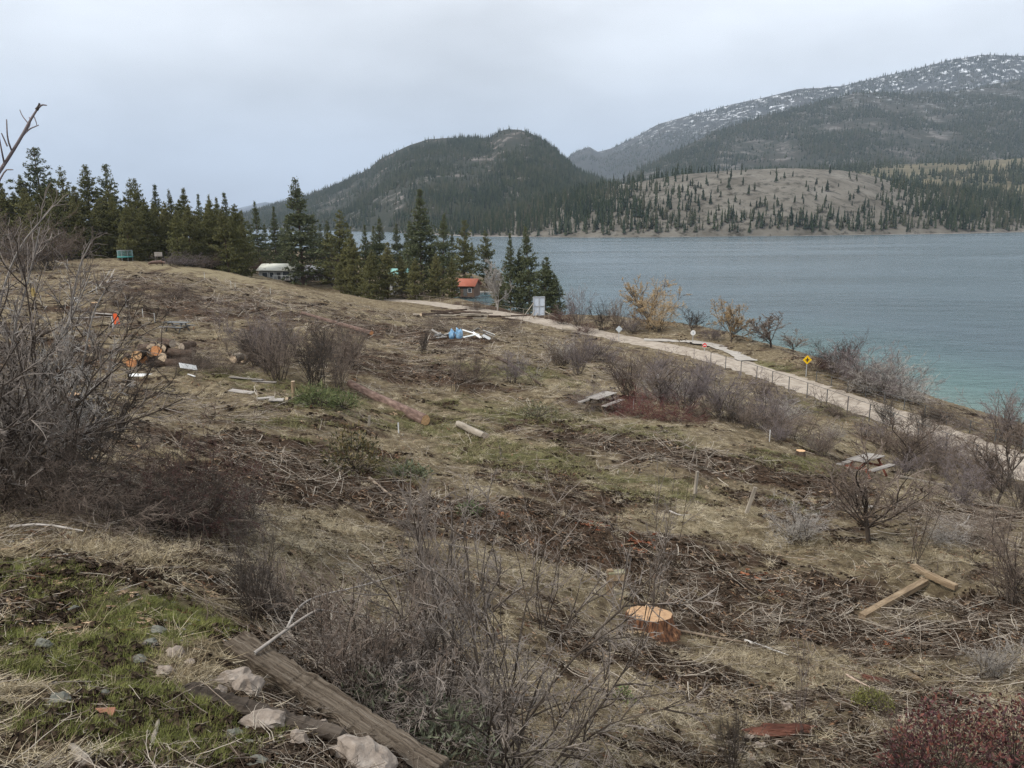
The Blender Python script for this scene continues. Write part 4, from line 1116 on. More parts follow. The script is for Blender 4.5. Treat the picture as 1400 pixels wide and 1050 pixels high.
link("upright", box_me("upright", .12, .11, .85, m_beam, .006, .003, 2), root, loc=(0, 0, .12))
link("board", box_me("board", .34, .05, .13, m_beam, .006, .004, 3), root, loc=(.13, -.08, .40), rot=(0, R(3), 0))
link("cap_board", box_me("cap_board", .36, .15, .035, pm("mossy_board", [(.12, .12, .06), (.24, .22, .14), (.34, .30, .22)], scale=6), .004, .003, 4), root, loc=(.13, -.02, .492), rot=(0, R(3), 0))
def beam(a, b, w, h, lab, seed, dz=.06):
    A = on(*a); B_ = on(*b)
    A[2] += dz; B_[2] += dz
    L_ = float(np.linalg.norm(B_ - A))
    for f_ in np.linspace(0, 1, 14): EX.append((*(A + (B_ - A) * f_)[:2], .16))
    o = link("lumber_beam", box_me("lumber_beam", w, h, L_, m_beam, .006, .003, seed, sub=4), label=lab, cat="beam", group="lumber beams lying at right")
    o.matrix_world = aim(A, B_) @ Matrix.Translation((0, 0, L_ / 2))
beam((1178, 848), (1264, 802), .15, .13, "longest tan lumber beam, lying toward the camera at right", 1)
beam((1266, 797), (1306, 815), .14, .13, "tan lumber beam pointing right from the end of the longest beam", 2, .12)
beam((1248, 777), (1283, 799), .14, .12, "short tan beam behind the other two beams at right", 3)

# ------------------------------------------------------------------ felled logs and sticks
log_thing("felled_log", on(582, 583, .30), on(478, 531, .26), .29, .19, m_redbark, m_cut, "long felled pine log with reddish bark and a sawn orange end", seed=5, bend=.06)
log_thing("split_log", on(627, 583, .12), on(663, 600, .10), .15, .17, m_greywoodz, m_cutg, "short weathered grey split log right of the long felled log", seed=6, rough=.25)
log_thing("dark_branch", on(667, 612, .05), on(684, 622, .04), .05, .04, m_bark2, m_cutg, "dark broken branch piece below the short grey log", "branch", seed=7)
log_thing("felled_log", on(508, 459, .25), on(413, 431, .2), .24, .15, m_redbark, m_cuto, "distant felled log with an orange end left of the churned patch", seed=8, bend=.1)
log_thing("felled_log", on(392, 548, .1), on(470, 536, .1), .08, .05, m_bark2, m_cutp, "thin dark pole by the green boughs near the felled log", "pole", seed=9)
log_thing("cut_sapling", on(402, 547), on(400, 518, 0) * 0 + on(402, 547) + np.array([0, 0, .85]), .11, .09, m_beam, m_cutp, "upright orange cut sapling stub beside the green boughs", "stump", seed=10)
log_thing("fallen_log", on(680, 492, .15), on(740, 530, .12), .10, .06, m_bark2, m_cutg, "thin fallen trunk lying down the middle of the clearing", seed=11, bend=.15)
log_thing("fallen_log", on(770, 452, .3), on(792, 454, .3), .35, .3, m_greywoodz, m_cutg, "pale log lying at the trail edge right of the billboard", seed=12)
log_thing("fallen_log", on(1225, 655, .12), on(1310, 672, .1), .09, .07, m_greywoodz, m_cutg, "thin pale log lying in the grass right of the farther picnic table", seed=13)
# the sawlog heap by the trail
r_ = random.Random(4)
for i in range(26):
    x = r_.uniform(592, 705); y = 440 - r_.random() ** 1.5 * 12 + (x - 650) * .06
    A = on(x, 439 + (x - 650) * .05); ang = r_.uniform(-.25, .25) + (0 if i % 4 else r_.uniform(-.8, .8)); L_ = r_.uniform(3.5, 7.5)
    A[2] += r_.uniform(.15, 1.25); A[1] += r_.uniform(-2.5, 3)
    B_ = A + np.array([math.cos(ang) * L_, math.sin(ang) * L_, r_.uniform(-.5, .4)])
    log_thing("pile_log", A - (B_ - A) / 2, A + (B_ - A) / 2, r_.uniform(.09, .22), r_.uniform(.07, .14), m_bark2 if i % 3 else m_greywoodz, m_cutp, "slender log in the long low heap of poles by the gravel trail", group="poles heaped by the gravel trail", seed=100 + i)
# the firewood pile at left: sawn ends towards the camera
ENDS = [(187, 486, .26), (180, 497, .27), (207, 475, .21), (206, 483, .2), (214, 480, .26), (220, 476, .24), (173, 493, .2), (196, 491, .22), (222, 488, .22), (231, 481, .2), (237, 492, .22), (246, 484, .2), (228, 498, .22), (212, 496, .2), (200, 500, .18), (244, 499, .2), (254, 493, .2), (248, 474, .18), (236, 470, .2), (190, 476, .18)]
_ypile = on(205, 503)[1]
for i, (px, py, rad) in enumerate(ENDS):
    rad *= 1.18
    A = at(np.array(float(px)), np.array(float(py)), np.array(_ypile + .25 * (i % 4)))
    A[2] = max(A[2], gz(A[0], A[1]) + rad * .8)
    ang = r_.uniform(1.25, 2.1) if i < 9 else r_.uniform(-.3, 2.6)
    B_ = A + np.array([math.cos(ang), math.sin(ang), r_.uniform(-.12, .05)]) * r_.uniform(.8, 1.6)
    log_thing("firewood_log", A, B_, rad, rad * .93, m_bark2, (m_cut, m_cuto, m_cutp)[i % 3] if i < 9 else m_cutg,
              "cut log in the firewood pile, its bright sawn end towards the camera" if i < 9 else "dark cut log at the back and right of the firewood pile",
              group="bright ended logs of the firewood pile" if i < 9 else "dark logs of the firewood pile", seed=200 + i)
for px, lab in ((319, "pale sawn log round on the grass, left of a similar one"), (333, "pale sawn log round on the grass, right of a similar one")):
    A = on(px, 496, .22); log_thing("log_round", A, A + np.array([.25, .7, 0]), .27, .27, m_greywoodz, m_cutp, lab, seed=int(px))

# pale sticks one can single out: (points in the photo), radius, label
def stick(pts, r0, lab, m=None, lift=.03, name="fallen_branch", seed=1, r1=.4):
    Q = np.array([on(x, y, lift) for x, y in pts])
    Q = _smooth(Q, 1)
    rr = np.linspace(r0, r0 * r1, len(Q))[None]
    V, F4 = tubes([(Q[None] - Q[0], rr)], [6])
    return link(name, mesh_np(name, V, F4, [m or M_TWIG['pale']], smooth=True), loc=Q[0], label=lab, cat="branch")
stick([(870, 858), (925, 866), (985, 876), (1020, 880)], .035, "brown root-like branch running right from the big stump", m_litter_b := pm("brown_branch", [(.12, .09, .065), (.22, .17, .125), (.33, .27, .21)], scale=6, rough=.9))
stick([(1018, 880), (1050, 888), (1078, 898)], .028, "white peeled pole lying in the straw right of the big stump", pm("peeled_pole", [(.5, .47, .43), (.66, .63, .59)], scale=6), seed=2)
stick([(1157, 926), (1175, 936), (1196, 946)], .022, "pinkish peeled stick beside the mossy clump", pm("pink_stick", [(.42, .29, .22), (.58, .44, .36)], scale=6), seed=3)
stick([(505, 655), (518, 668), (536, 680)], .05, "bent bare branch lying left of the machine track", m_litter_b, seed=4)
stick([(915, 608), (925, 602), (945, 615)], .04, "forked pale branch lying in the dark soil", seed=5)
stick([(915, 703), (930, 707), (945, 706)], .03, "curved pale stick on the grass below the two stakes", seed=6)
stick([(1305, 723), (1320, 718), (1325, 708)], .05, "pale curved branch in the slash heap at right", seed=7)
stick([(1330, 722), (1350, 718), (1372, 706)], .06, "thick pale branch in the slash heap at right", m_litter_b, seed=8)
stick([(15, 728), (60, 724), (115, 735)], .018, "long pale twig arched over the ground below the left thicket", seed=9, lift=.05)
stick([(700, 470), (725, 480), (752, 497)], .06, "grey branch lying below the billboard", m_litter_b, seed=10)
stick([(1100, 548), (1090, 552), (1082, 556)], .05, "pale stick in the grass below the yellow sign", seed=11)
stick([(810, 445 + 60), (840, 522), (870, 535)], .05, "slanting dead branch above the red brush", m_litter_b, seed=12)

# ------------------------------------------------------------------ picnic tables
def slab(sx, sy, sz, m, seed=0): return box_me("plank", sx, sy, sz, m, .004, .002, seed)
def picnic(px, py, rz, topm, framem, lab, L_=1.8, tilt=(0, 0)):
    p = on(px, py, .08)
    EX.append((p[0], p[1], 1.1))
    root = link("picnic_table", None, loc=p, rot=(tilt[0], tilt[1], rz), scale=1.12, label=lab, cat="picnic table")
    tp = slab(L_, .142, .04, topm, 1); st = slab(L_, .135, .04, topm, 2)
    for k in range(5): link("plank", tp, root, loc=(0, (k - 2) * .15, .74))
    for s in (-1, 1):
        for k in range(2): link("seat_plank", st, root, loc=(0, s * (.62 + k * .145), .44))
    for s in (-1, 1):
        link("crossbar", box_me("crossbar", .05, 1.5, .09, framem, .004), root, loc=(s * .6, 0, .373))
        link("top_batten", box_me("top_batten", .045, .72, .08, framem, .004), root, loc=(s * .6 - s * .002, 0, .676))
        for q in (-1, 1):
            o = link("leg", box_me("leg", .045, .09, .92, framem, .004), root, loc=(s * .65, q * .38, .34), rot=(q * R(31), 0, 0))
    return root
picnic(822, 562, R(52), m_greywood, pm("brown_frame", [(.07, .05, .035), (.13, .10, .075)], scale=5), "weathered grey picnic table beside dark red brush in the clearing")
picnic(1182, 652, R(38), m_greywood, m_red, "grey picnic table with red frame, nearest the gravel trail", tilt=(R(-3), R(3)))
picnic(243, 455, R(-18), pm("dark_table_wood", [(.07, .075, .075), (.14, .145, .145), (.2, .2, .195)], scale=5, stretch=(.2, 2, 2)), m_dmetal, "dark picnic table behind the firewood pile", L_=2.2)

# loose boards
def board(px, py, L_, w, rz, m, lab, t=.04, dz=.03, tilt=(0, 0), name="loose_board", cat="board", group=None):
    o = link(name, box_me(name, L_, w, t, m, .004, .004, int(px)), loc=on(px, py, dz), rot=(tilt[0], tilt[1], rz), label=lab, cat=cat, group=group)
    return o
for i, (px, py, L_, w, rz, lab) in enumerate([(128, 434, 3.4, .35, .05, "long grey board on the stack left of the orange flag"), (140, 432, 2.6, .4, -.15, "upper grey board crossing the stack left of the orange flag"), (118, 437, 2.2, .3, .3, "short board sticking out of the stack left of the orange flag"),
                                              (337, 519, 1.9, .3, -.2, "grey board on the grass right of the firewood pile"), (360, 524, 1.5, .2, -.25, "narrow grey board right of the board by the firewood pile"), (330, 537, 1.3, .35, -.35, "weathered board half sunk in the grass below the log rounds"),
                                              (364, 546, .7, .5, .4, "square grey slab near the cut sapling stub, left one"), (378, 549, .6, .5, .2, "square grey slab near the cut sapling stub, right one"), (1184, 718, .34, .06, .1, "small pale board at the foot of the bare sapling")]):
    board(px, py, L_, w, rz, m_greywood, lab, dz=.06 + .05 * (i < 3) * i if i < 8 else .6, tilt=(.1 * (i % 3 - 1), .05 * (i % 2)))
board(192, 515, 1.2, .3, -.1, m_white, "white board lying in front of the firewood pile", dz=.08, tilt=(.3, 0))
board(258, 508, 1.0, .35, .9, m_white, "white crooked panel right of the firewood pile", dz=.25, tilt=(.8, .3))
board(262, 516, .9, .08, -.8, m_white, "narrow white slat right of the firewood pile", dz=.06)
board(106, 414, .5, .05, .2, m_white, "small white notice board standing in the brush at left", t=.5, dz=.3)

# stakes
def stake(px, py, hgt, lab, m=m_white, w=.045, lean=(0, 0), group=None):
    return link("survey_stake", box_me("survey_stake", w, w * .6, hgt, m, .003, .001, int(px)), loc=on(px, py, hgt / 2 - .06), rot=(lean[0], lean[1], rnd.random()), label=lab, cat="stake", group=group)
for px, py, h_, lab in [(173, 424, 1.0, "white stake above the orange flag, upper one"), (196, 437, .9, "white stake right of the orange flag, nearest it"), (212, 442, .9, "white stake right of the orange flag, beside the dark table"), (133, 403, 1.3, "tall white stake on the upper left slope"), (316, 394, 1.2, "white stake on the upper clearing, left of a pair"), (322, 397, 1.1, "white stake on the upper clearing, right of a pair"), (280, 383, 1.2, "white stake at the crest of the clearing"), (370, 403, 1.0, "white stake on the right of the upper clearing"), (1052, 604, .7, "white stake at the left of the bright green patch"), (866, 560, .7, "white stake by the red brush"), (545, 592, .5, "white stake behind the long felled log")]:
    stake(px, py, h_, lab)
stake(951, 676, .85, "grey wooden stake in the grass, left and more upright of two", m_greywoodz, .11, (R(2), R(3)))
stake(1025, 704, .95, "grey wooden stake in the grass, right and leaning of two", m_greywoodz, .10, (R(4), R(14)))
stake(505, 583, .5, "short grey stake stub left of the long felled log", m_greywoodz, .10, (R(8), R(4)))
stake(47, 408, 1.1, "short yellow post among the left brush", pm("yellow_post", [(.35, .25, .09), (.48, .36, .15)], scale=4), .45)
p = on(155, 450)
root = link("flagged_stake", None, loc=p, label="white stake with a bright orange flag on the left slope", cat="stake")
link("stake", box_me("stake", .12, .07, 1.1, m_white, .004), root, loc=(0, 0, .45))
_fv = np.array([(x, .04 * math.sin(x * 9 + z * 3), z) for z in np.linspace(.35, 1.25, 5) for x in np.linspace(.08, .55 , 5)])
_fv[:, 0] *= np.repeat(np.array([1.1, 1, .95, .85, .7]), 5)
_fi = np.arange(25).reshape(5, 5)
link("flag", mesh_np("flag", _fv, np.stack([_fi[:-1, :-1], _fi[:-1, 1:], _fi[1:, 1:], _fi[1:, :-1]], -1).reshape(-1, 4), [pm("orange_flag", [(.70, .10, .03), (.85, .16, .05)], scale=3, rough=.6)], smooth=True), root)
stump_small = [(130, 420, .35, "yellow-topped stump on the upper left slope"), (1094, 625, .22, "small stump with an orange top on the bright green patch"), (100, 545 + 5, .3, "low orange stump in the thicket at left")]
for px, py, rad, lab in stump_small:
    A = on(px, py, -.1); log_thing("small_stump", A, A + np.array([0, 0, .42]), rad * 1.1, rad, m_bark2, m_cut, lab, "stump", seed=int(px))

# ------------------------------------------------------------------ billboard seen from behind
p = on(737, 436)
root = link("billboard", None, loc=p, rot=(0, 0, R(12)), label="blank-backed white billboard with wooden props beside the trail", cat="billboard")
s_ = p[1] / F
link("panel", box_me("panel", 17 * s_, .05, 26 * s_, pm("pale_panel", [(.50, .56, .64), (.60, .65, .71)], scale=1.5, rough=.6), .01), root, loc=(0, .05, 17 * s_))
for x in (-7.8, 0, 7.8): link("batten", box_me("batten", .1, .09, 26 * s_, m_gmetal, .01), root, loc=(x * s_, -.03, 17 * s_))
for z in (4.6, 17, 29.4): link("crossrail", box_me("crossrail", 17 * s_, .08, .1, m_gmetal, .01), root, loc=(0, -.036, z * s_))
for x in (-7.8, 7.8):
    link("post", box_me("post", .14, .14, 9 * s_, m_beam, .01), root, loc=(x * s_, .03, 1.5 * s_))
for x0, z0, x1, z1 in ((-8, 22, -28, 2), (-6, 12, -20, -1), (-2, 8, -14, -2), (8, 10, 22, 1)):
    A = Vector((x0 * s_, -.12, z0 * s_)); B_ = Vector((x1 * s_, -2.0, z1 * s_))
    o = link("prop", box_me("prop", .11, .09, (B_ - A).length, m_greywoodz, .008), root)
    o.matrix_local = aim(A, B_) @ Matrix.Translation((0, 0, (B_ - A).length / 2))

# ------------------------------------------------------------------ road signs
def sign(px, py, cy, kind, lab, size, rz=0.0):
    p = on(px, py); c = at(np.array(float(px)), np.array(float(cy)), np.array(p[1])); h_ = c[2] - p[2]
    root = link("road_sign", None, loc=p, rot=(0, 0, rz), label=lab, cat="sign")
    link("post", box_me("post", .07, .07, h_ + size * .3, m_gmetal, .006), root, loc=(0, .05, (h_ + size * .3) / 2 - .1))
    def disc(nm, k, r_out, mat, y, ph=0.0, w=1.0, hh=1.0):
        a = np.linspace(0, 2 * math.pi, k, endpoint=False) + ph
        V = np.vstack([np.stack([np.cos(a) * r_out * w, np.full(k, yy), np.sin(a) * r_out * hh + h_], 1) for yy in (y, y + .012)])
        j = np.arange(k)
        me = mesh_np(nm, V, [np.stack([j, np.roll(j, -1), np.roll(j, -1) + k, j + k], 1)], [mat])
        bm = bmesh.new(); bm.from_mesh(me); bm.verts.ensure_lookup_table()
        bm.faces.new([bm.verts[i] for i in range(k)]); bm.faces.new([bm.verts[k + i] for i in reversed(range(k))])
        bmesh.ops.recalc_face_normals(bm, faces=bm.faces); bm.to_mesh(me); bm.free()
        return link(nm, me, root)
    if kind == 'yellow':
        disc("plate", 4, size, pm("sign_yellow", [(.80, .48, .01), (.88, .56, .02)], scale=3, rough=.4), 0)
        blk = pm("sign_black", [(.015, .015, .015), (.03, .03, .03)], scale=3, rough=.5)
        link("symbol_bar", box_me("symbol_bar", size * .22, .01, size * .95, blk, 0), root, loc=(0, -.012, h_))
        link("symbol_arm", box_me("symbol_arm", size * .8, .01, size * .22, blk, 0), root, loc=(0, -.018, h_))
    elif kind == 'back':
        disc("plate", 4, size, pm("sign_back", [(.42, .46, .48), (.52, .56, .58)], scale=3, rough=.45), 0)
    elif kind == 'white':
        disc("plate", 24, size, m_white, 0)
        link("symbol_bar", box_me("symbol_bar", size * .22, .01, size * .8, pm("sign_grey", [(.25, .3, .36), (.3, .36, .42)], scale=3), 0), root, loc=(0, -.012, h_))
    else:
        disc("plate", 24, size, pm("sign_red", [(.62, .03, .03), (.70, .05, .04)], scale=3, rough=.4), 0)
        link("symbol_bar", box_me("symbol_bar", size * 1.3, .01, size * .36, m_white, 0), root, loc=(0, -.012, h_))
        pl = disc("white_backing", 4, size * 1.35, m_white, .014, math.pi / 4)
sign(1102, 516, 492, 'yellow', "yellow diamond warning sign beside the trail", .50)
sign(846, 467, 450, 'back', "grey diamond sign seen from behind at the trail", .50)
sign(947, 470, 455, 'white', "white round sign beside the pale side road", .36)
sign(963, 482, 472, 'red', "red no-entry sign at the side road junction", .27)

# ------------------------------------------------------------------ trail fences
def fence(off, i0, i1, hgt, step, lab, wires=5, postw=.07, mat=m_dmetal):
    d = np.gradient(PATHF, axis=0); nrm = np.stack([d[:, 1], -d[:, 0]], 1); nrm /= np.linalg.norm(nrm, axis=1)[:, None]
    Pl = (PATHF + nrm * off)[i0:i1]
    seg = np.r_[0, np.cumsum(np.linalg.norm(np.diff(Pl, axis=0), axis=1))]
    s = np.arange(0, seg[-1], step)
    Q = np.stack([np.interp(s, seg, Pl[:, 0]), np.interp(s, seg, Pl[:, 1])], 1)
    z = height(Q[:, 0], Q[:, 1])
    root = link("wire_fence", None, loc=(Q[0, 0], Q[0, 1], z[0]), label=lab, cat="fence")
    o0 = np.array([Q[0, 0], Q[0, 1], z[0]])
    pm_ = box_me("post", postw, postw, hgt + .3, mat, .006)
    P3 = np.c_[Q, z] - o0
    for q in P3: link("post", pm_, root, loc=q + [0, 0, hgt / 2 - .15])
    top = P3 + [0, 0, hgt - .02]
    V, F4 = tubes([(top[None], np.full((1, len(top)), .022))], [5]); link("top_rail", mesh_np("top_rail", V, F4, [mat], smooth=True), root)
    for k in range(wires):
        w = P3 + [0, 0, .12 + (hgt - .25) * k / wires]
        V, F4 = tubes([(w[None], np.full((1, len(w)), .0045))], [3]); link("wire", mesh_np("wire", V, F4, [m_gmetal]), root)
_px, _py = proj(np.c_[PATHF, np.full(len(PATHF), PATH_Z)])
def idx_at(x): return int(np.argmin(np.abs(_px - x)))
# +off is to the right of the direction of travel (towards the camera side on this curve)
_d = PATHF[idx_at(1200) + 1] - PATHF[idx_at(1200)]
_side = -1 if np.dot(np.array([_d[1], -_d[0]]), -PATHF[idx_at(1200)]) < 0 else 1
fence(_side * 3.1, idx_at(1000), idx_at(1470), 1.55, 3.0, "wire fence with thin posts along the near side of the trail")
fence(-_side * 2.6, idx_at(1085), idx_at(1470), 1.05, 2.6, "low dark rail fence along the lake side of the trail", wires=3)
fence(-_side * 2.6, idx_at(506), idx_at(800), 1.1, 4.0, "distant post and wire fence behind the far end of the trail", wires=3, mat=m_greywoodz)

# ------------------------------------------------------------------ houses at the lake
def house(px, py, Y, wpx, hw, depth, roofh, rz, wallm, roofm, lab, wins=(), porch=False, storeys=1):
    q = at(np.array(float(px)), np.array(float(py)), np.array(float(Y))); s = Y / F
    g = max(gz(q[0], q[1]), .8)
    w = wpx * s
    root = link("lake_house", None, loc=(q[0], q[1], g - .3), rot=(0, 0, rz), label=lab, cat="house")
    link("wall", box_me("wall", w, depth, hw + .3, wallm, .02), root, loc=(0, 0, (hw + .3) / 2))
    ov = .5; z0 = hw + .3 - .05
    V = np.array([(-w / 2 - ov, -depth / 2 - ov, z0), (w / 2 + ov, -depth / 2 - ov, z0), (w / 2 + ov, 0, z0 + roofh), (-w / 2 - ov, 0, z0 + roofh), (-w / 2 - ov, depth / 2 + ov, z0), (w / 2 + ov, depth / 2 + ov, z0)])
    V2 = np.vstack([V, V + [0, 0, .16]])
    Fr = [(0, 1, 2, 3), (3, 2, 5, 4), (9, 8, 7, 6), (10, 11, 8, 9), (0, 6, 7, 1), (4, 5, 11, 10), (0, 3, 9, 6), (3, 4, 10, 9), (1, 7, 8, 2), (2, 8, 11, 5)]
    rf = link("roof", mesh_np("roof", V2, np.array(Fr), [roofm]), root)
    for sx in (-1, 1):
        gv = np.array([(sx * (w / 2 - .01), -depth / 2, z0), (sx * (w / 2 - .01), depth / 2, z0), (sx * (w / 2 - .01), 0, z0 + roofh * depth / (depth + 2 * ov))])
        link("gable", mesh_np("gable", gv, np.array([(0, 1, 2)]), [wallm]), root)
    link("chimney", box_me("chimney", .5, .5, 1.2, m_dmetal, .02), rf, loc=(w * .22, .4, z0 + roofh + .1))
    glass = pm("window_glass", [(.03, .04, .05), (.06, .075, .09)], scale=2, rough=.08, spec=.6)
    for (x, z, ww, hh) in wins:
        f_ = link("window", box_me("window", ww + .2, .08, hh + .2, m_white, .01), root, loc=(x * w, -depth / 2 - .02, z + .3))
        link("pane", box_me("pane", ww, .06, hh, glass, 0), f_, loc=(0, -.035, 0))
    d_ = link("door", box_me("door", .95, .08, 2.05, m_dmetal, .01), root, loc=(.08 * w, -depth / 2 - .03, 1.3))
    link("handle", box_me("handle", .04, .06, .14, m_gmetal, .005), d_, loc=(.35, -.06, 0))
    if porch:
        link("deck", box_me("deck", w * .5, 2.4, .2, m_greywood, .01), root, loc=(w * .25, -depth / 2 - 1.22, .55))
        for k in range(5): link("rail_post", box_me("rail_post", .1, .1, 1.0, m_white, .005), root, loc=(w * (.02 + .115 * k), -depth / 2 - 2.3, 1.15))
        link("rail", box_me("rail", w * .5, .08, .1, m_white, .005), root, loc=(w * .25, -depth / 2 - 2.3, 1.7))
wh = pm("white_siding", [(.52, .53, .52), (.66, .66, .64)], scale=.8, rough=.7); gw = pm("grey_siding", [(.30, .31, .31), (.40, .41, .40)], scale=.8, rough=.7)
house(385, 378, 200, 48, 2.5, 7, 1.5, R(-6), gw, pm("cream_roof", [(.58, .58, .50), (.70, .70, .62)], scale=.5, rough=.6), "low lake house with a cream-white roof left of the big dark fir", [(-.32, 1.5, 1.3, 1.1), (-.12, 1.5, 1.0, 1.1), (.3, 1.5, 1.8, 1.5)], porch=True)
house(438, 376, 215, 34, 2.6, 6, 1.5, R(4), wh, pm("grey_roof", [(.30, .31, .33), (.4, .41, .43)], scale=.5), "small white house half hidden behind the rounded leafless tree", [(-.25, 1.5, 1.2, 1.1), (.3, 1.5, 1.2, 1.1)])
house(545, 391, 186, 24, 4.6, 5.5, 1.3, R(10), wh, pm("green_roof", [(.20, .42, .38), (.28, .52, .47)], scale=.5, rough=.5), "tall white house with a pale green roof among the firs", [(-.25, 1.5, 1.0, 1.3), (.3, 1.5, 1.0, 1.3), (-.25, 3.6, 1.0, 1.1), (.3, 3.6, 1.0, 1.1)])
house(638, 391, 202, 29, 2.4, 5.5, 1.7, R(-14), pm("brown_siding", [(.10, .065, .045), (.16, .105, .075)], scale=.8, rough=.8), pm("red_roof", [(.28, .085, .05), (.38, .125, .075)], scale=.5, rough=.6), "brown boathouse with a bright orange-red roof on the water", [(-.28, 1.4, .9, 1.0), (.3, 1.4, .9, 1.0)])
q = at_z(np.array(655.), np.array(399.), np.array(.6))
root = link("dock", None, loc=(q[0], q[1], 0), rot=(0, 0, R(-8)), label="grey floating dock in front of the red-roofed boathouse", cat="dock")
dk = box_me("plank", .75, 2.6, .1, m_greywood, .01)
for k in range(15): link("plank", dk, root, loc=((k - 7) * .8, 0, .6))
for k in range(4):
    link("pile", box_me("pile", .2, .2, 2.4, m_tied, .02), root, loc=((k - 1.5) * 3.6, -1.1, 0))
root = None
# trampoline, notice board, upper woodpile
p = on(172, 357)
s_ = p[1] / F
root = link("trampoline", None, loc=p, label="teal netted trampoline in front of the pale bush at upper left", cat="trampoline")
a = np.linspace(0, 2 * math.pi, 25)
Rt = 9.5 * s_
def ringtube(z, rad, nm, m):
    V, F4 = tubes([(np.stack([np.cos(a) * Rt, np.sin(a) * Rt, np.full(25, z)], 1)[None], np.full((1, 25), rad))], [6]); link(nm, mesh_np(nm, V, F4, [m], smooth=True), root)
m_teal = pm("teal_pad", [(.06, .26, .24), (.10, .34, .31)], scale=2, rough=.7)
ringtube(.75, .12, "pad", m_teal); ringtube(2.1, .035, "top_ring", m_gmetal)
dV = np.vstack([np.stack([np.cos(a[:-1]) * Rt, np.sin(a[:-1]) * Rt, np.full(24, .76)], 1), [[0, 0, .70]]]); j = np.arange(24)
link("mat", mesh_np("mat", dV, np.stack([j, np.roll(j, -1), np.full(24, 24)], 1), [m_dmetal]), root)
for k in range(8):
    x, y = math.cos(k * .785) * Rt, math.sin(k * .785) * Rt
    link("pole", box_me("pole", .06, .06, 2.3, m_gmetal, .01), root, loc=(x, y, .98))
nV, nF = [], []
for k in range(72):
    x, y = math.cos(k * math.pi / 36) * Rt, math.sin(k * math.pi / 36) * Rt
    nV.append([(x, y, .75), (x, y, 1.4), (x, y, 2.1)])
for z in np.linspace(.85, 2.05, 9):
    pass
V, F4 = tubes([(np.array(nV), np.full((72, 3), .018))], [3])
V2, F2 = tubes([(np.stack([np.stack([np.cos(a) * Rt, np.sin(a) * Rt, np.full(25, z)], 1) for z in np.linspace(.9, 2.0, 8)]), np.full((8, 25), .016))], [3])
link("net", mesh_np("net", np.vstack([V, V2]), np.vstack([F4, F2 + len(V)]), [pm("teal_net", [(.16, .30, .30), (.22, .38, .37)], scale=2)]), root)
p = on(218, 363)
root = link("notice_board", None, loc=p, label="small grey notice board on two posts at the crest by the trees", cat="sign")
link("panel", box_me("panel", 1.5, .08, .8, m_greywood, .01), root, loc=(0, 0, 2.1))
for x in (-.5, .5): link("post", box_me("post", .12, .12, 2.3, m_tied, .01), root, loc=(x, .1, 1.0))
for i in range(7):
    A = on(203 + i * 1.6, 362, .18 + .22 * (3 - abs(i - 3)) * .5); log_thing("stacked_log", A, A + np.array([1.6, .6, .1]), .2, .18, m_redbark, m_cuto, "orange-ended log in the small stack at the crest", group="small log stack at the crest", seed=300 + i)
# blue bags and scrap
def lump_me(name, sx, sy, sz, mat, seed, sub=3, amp=.25, fr=1.6, smooth=True):
    bm = bmesh.new(); bmesh.ops.create_icosphere(bm, subdivisions=sub, radius=1)
    off = seed * 7.3
    for v in bm.verts:
        c = v.co; n = float(fbm(np.array([c.x * fr + off + c.z]), np.array([c.y * fr - off + c.z * .7]), 3, seed)[0])
        n2 = float(fbm(np.array([c.x * fr * 2.7 + off]), np.array([c.z * fr * 2.7 + c.y]), 2, seed + 3)[0])
        v.co = Vector((c.x * sx, c.y * sy, c.z * sz)) * (1 + amp * n * 1.6 + amp * .6 * n2)
    return bm_mesh(name, bm, [mat], smooth)
m_blue = pm("blue_plastic", [(.10, .24, .42), (.20, .38, .56), (.40, .52, .62)], scale=2.5, rough=.5, spec=.4)
for px, sc, lab in ((618, 1.0, "crumpled blue plastic bag on the scrap heap, left of two"), (627.5, 1.2, "crumpled blue plastic bag on the scrap heap, right of two")):
    p = on(px, 463); link("plastic_bag", lump_me("plastic_bag", .30 * sc, .28, .55 * sc, m_blue, int(px), 3, .5), loc=p + np.array([0, 0, .35]), label=lab, cat="bag")
r_ = random.Random(8)
scrapm = [m_white, m_greywood, m_gmetal, pm("scrap_pale", [(.45, .47, .46), (.6, .62, .6)], scale=3), m_dmetal]
for i in range(22):
    px = r_.choice([r_.uniform(596, 612), r_.uniform(632, 672)]); py = r_.uniform(459, 467)
    board(px, py, r_.uniform(.5, 2.2), r_.uniform(.08, .35), r_.uniform(-1, 1), scrapm[i % 5], "piece of scrap board or metal in the heap around the blue bags", dz=r_.uniform(.05, .55), tilt=(r_.uniform(-.7, .7), r_.uniform(-.5, .5)), name="scrap_piece", cat="scrap", group="scrap heap with the blue bags")

# ------------------------------------------------------------------ near bank: timbers, rocks, bark, chips
def timber(a, b, w, h, m, lab, dz, seed, za=None, zb=None):
    A = on(*a); B_ = on(*b)
    A[2] += dz; B_[2] += dz
    L_ = float(np.linalg.norm(B_ - A))
    for f_ in np.linspace(0, 1, 24): EX.append((*(A + (B_ - A) * f_)[:2], w * .8))
    me = box_me("old_timber", w, h, L_, m, .016, .011, seed, sub=18)
    root = link("old_timber", None, label=lab, cat="timber")
    root.matrix_world = aim(A, B_)
    link("beam", me, root, loc=(0, 0, L_ / 2))
    r = random.Random(seed)
    for k in range(5):   # loose splinters along the weathered edge
        link("splinter", box_me("splinter", .012, .006, r.uniform(.1, .35), m, .002, .002, k), root, loc=(w * r.uniform(-.4, .4), -h / 2 - .004, r.uniform(.1, .9) * L_), rot=(r.uniform(-.05, .05), 0, 0))
timber((322, 892), (600, 1078), .20, .17, m_tie, "weathered brown timber edging the near bank, the larger one", .05, 21)
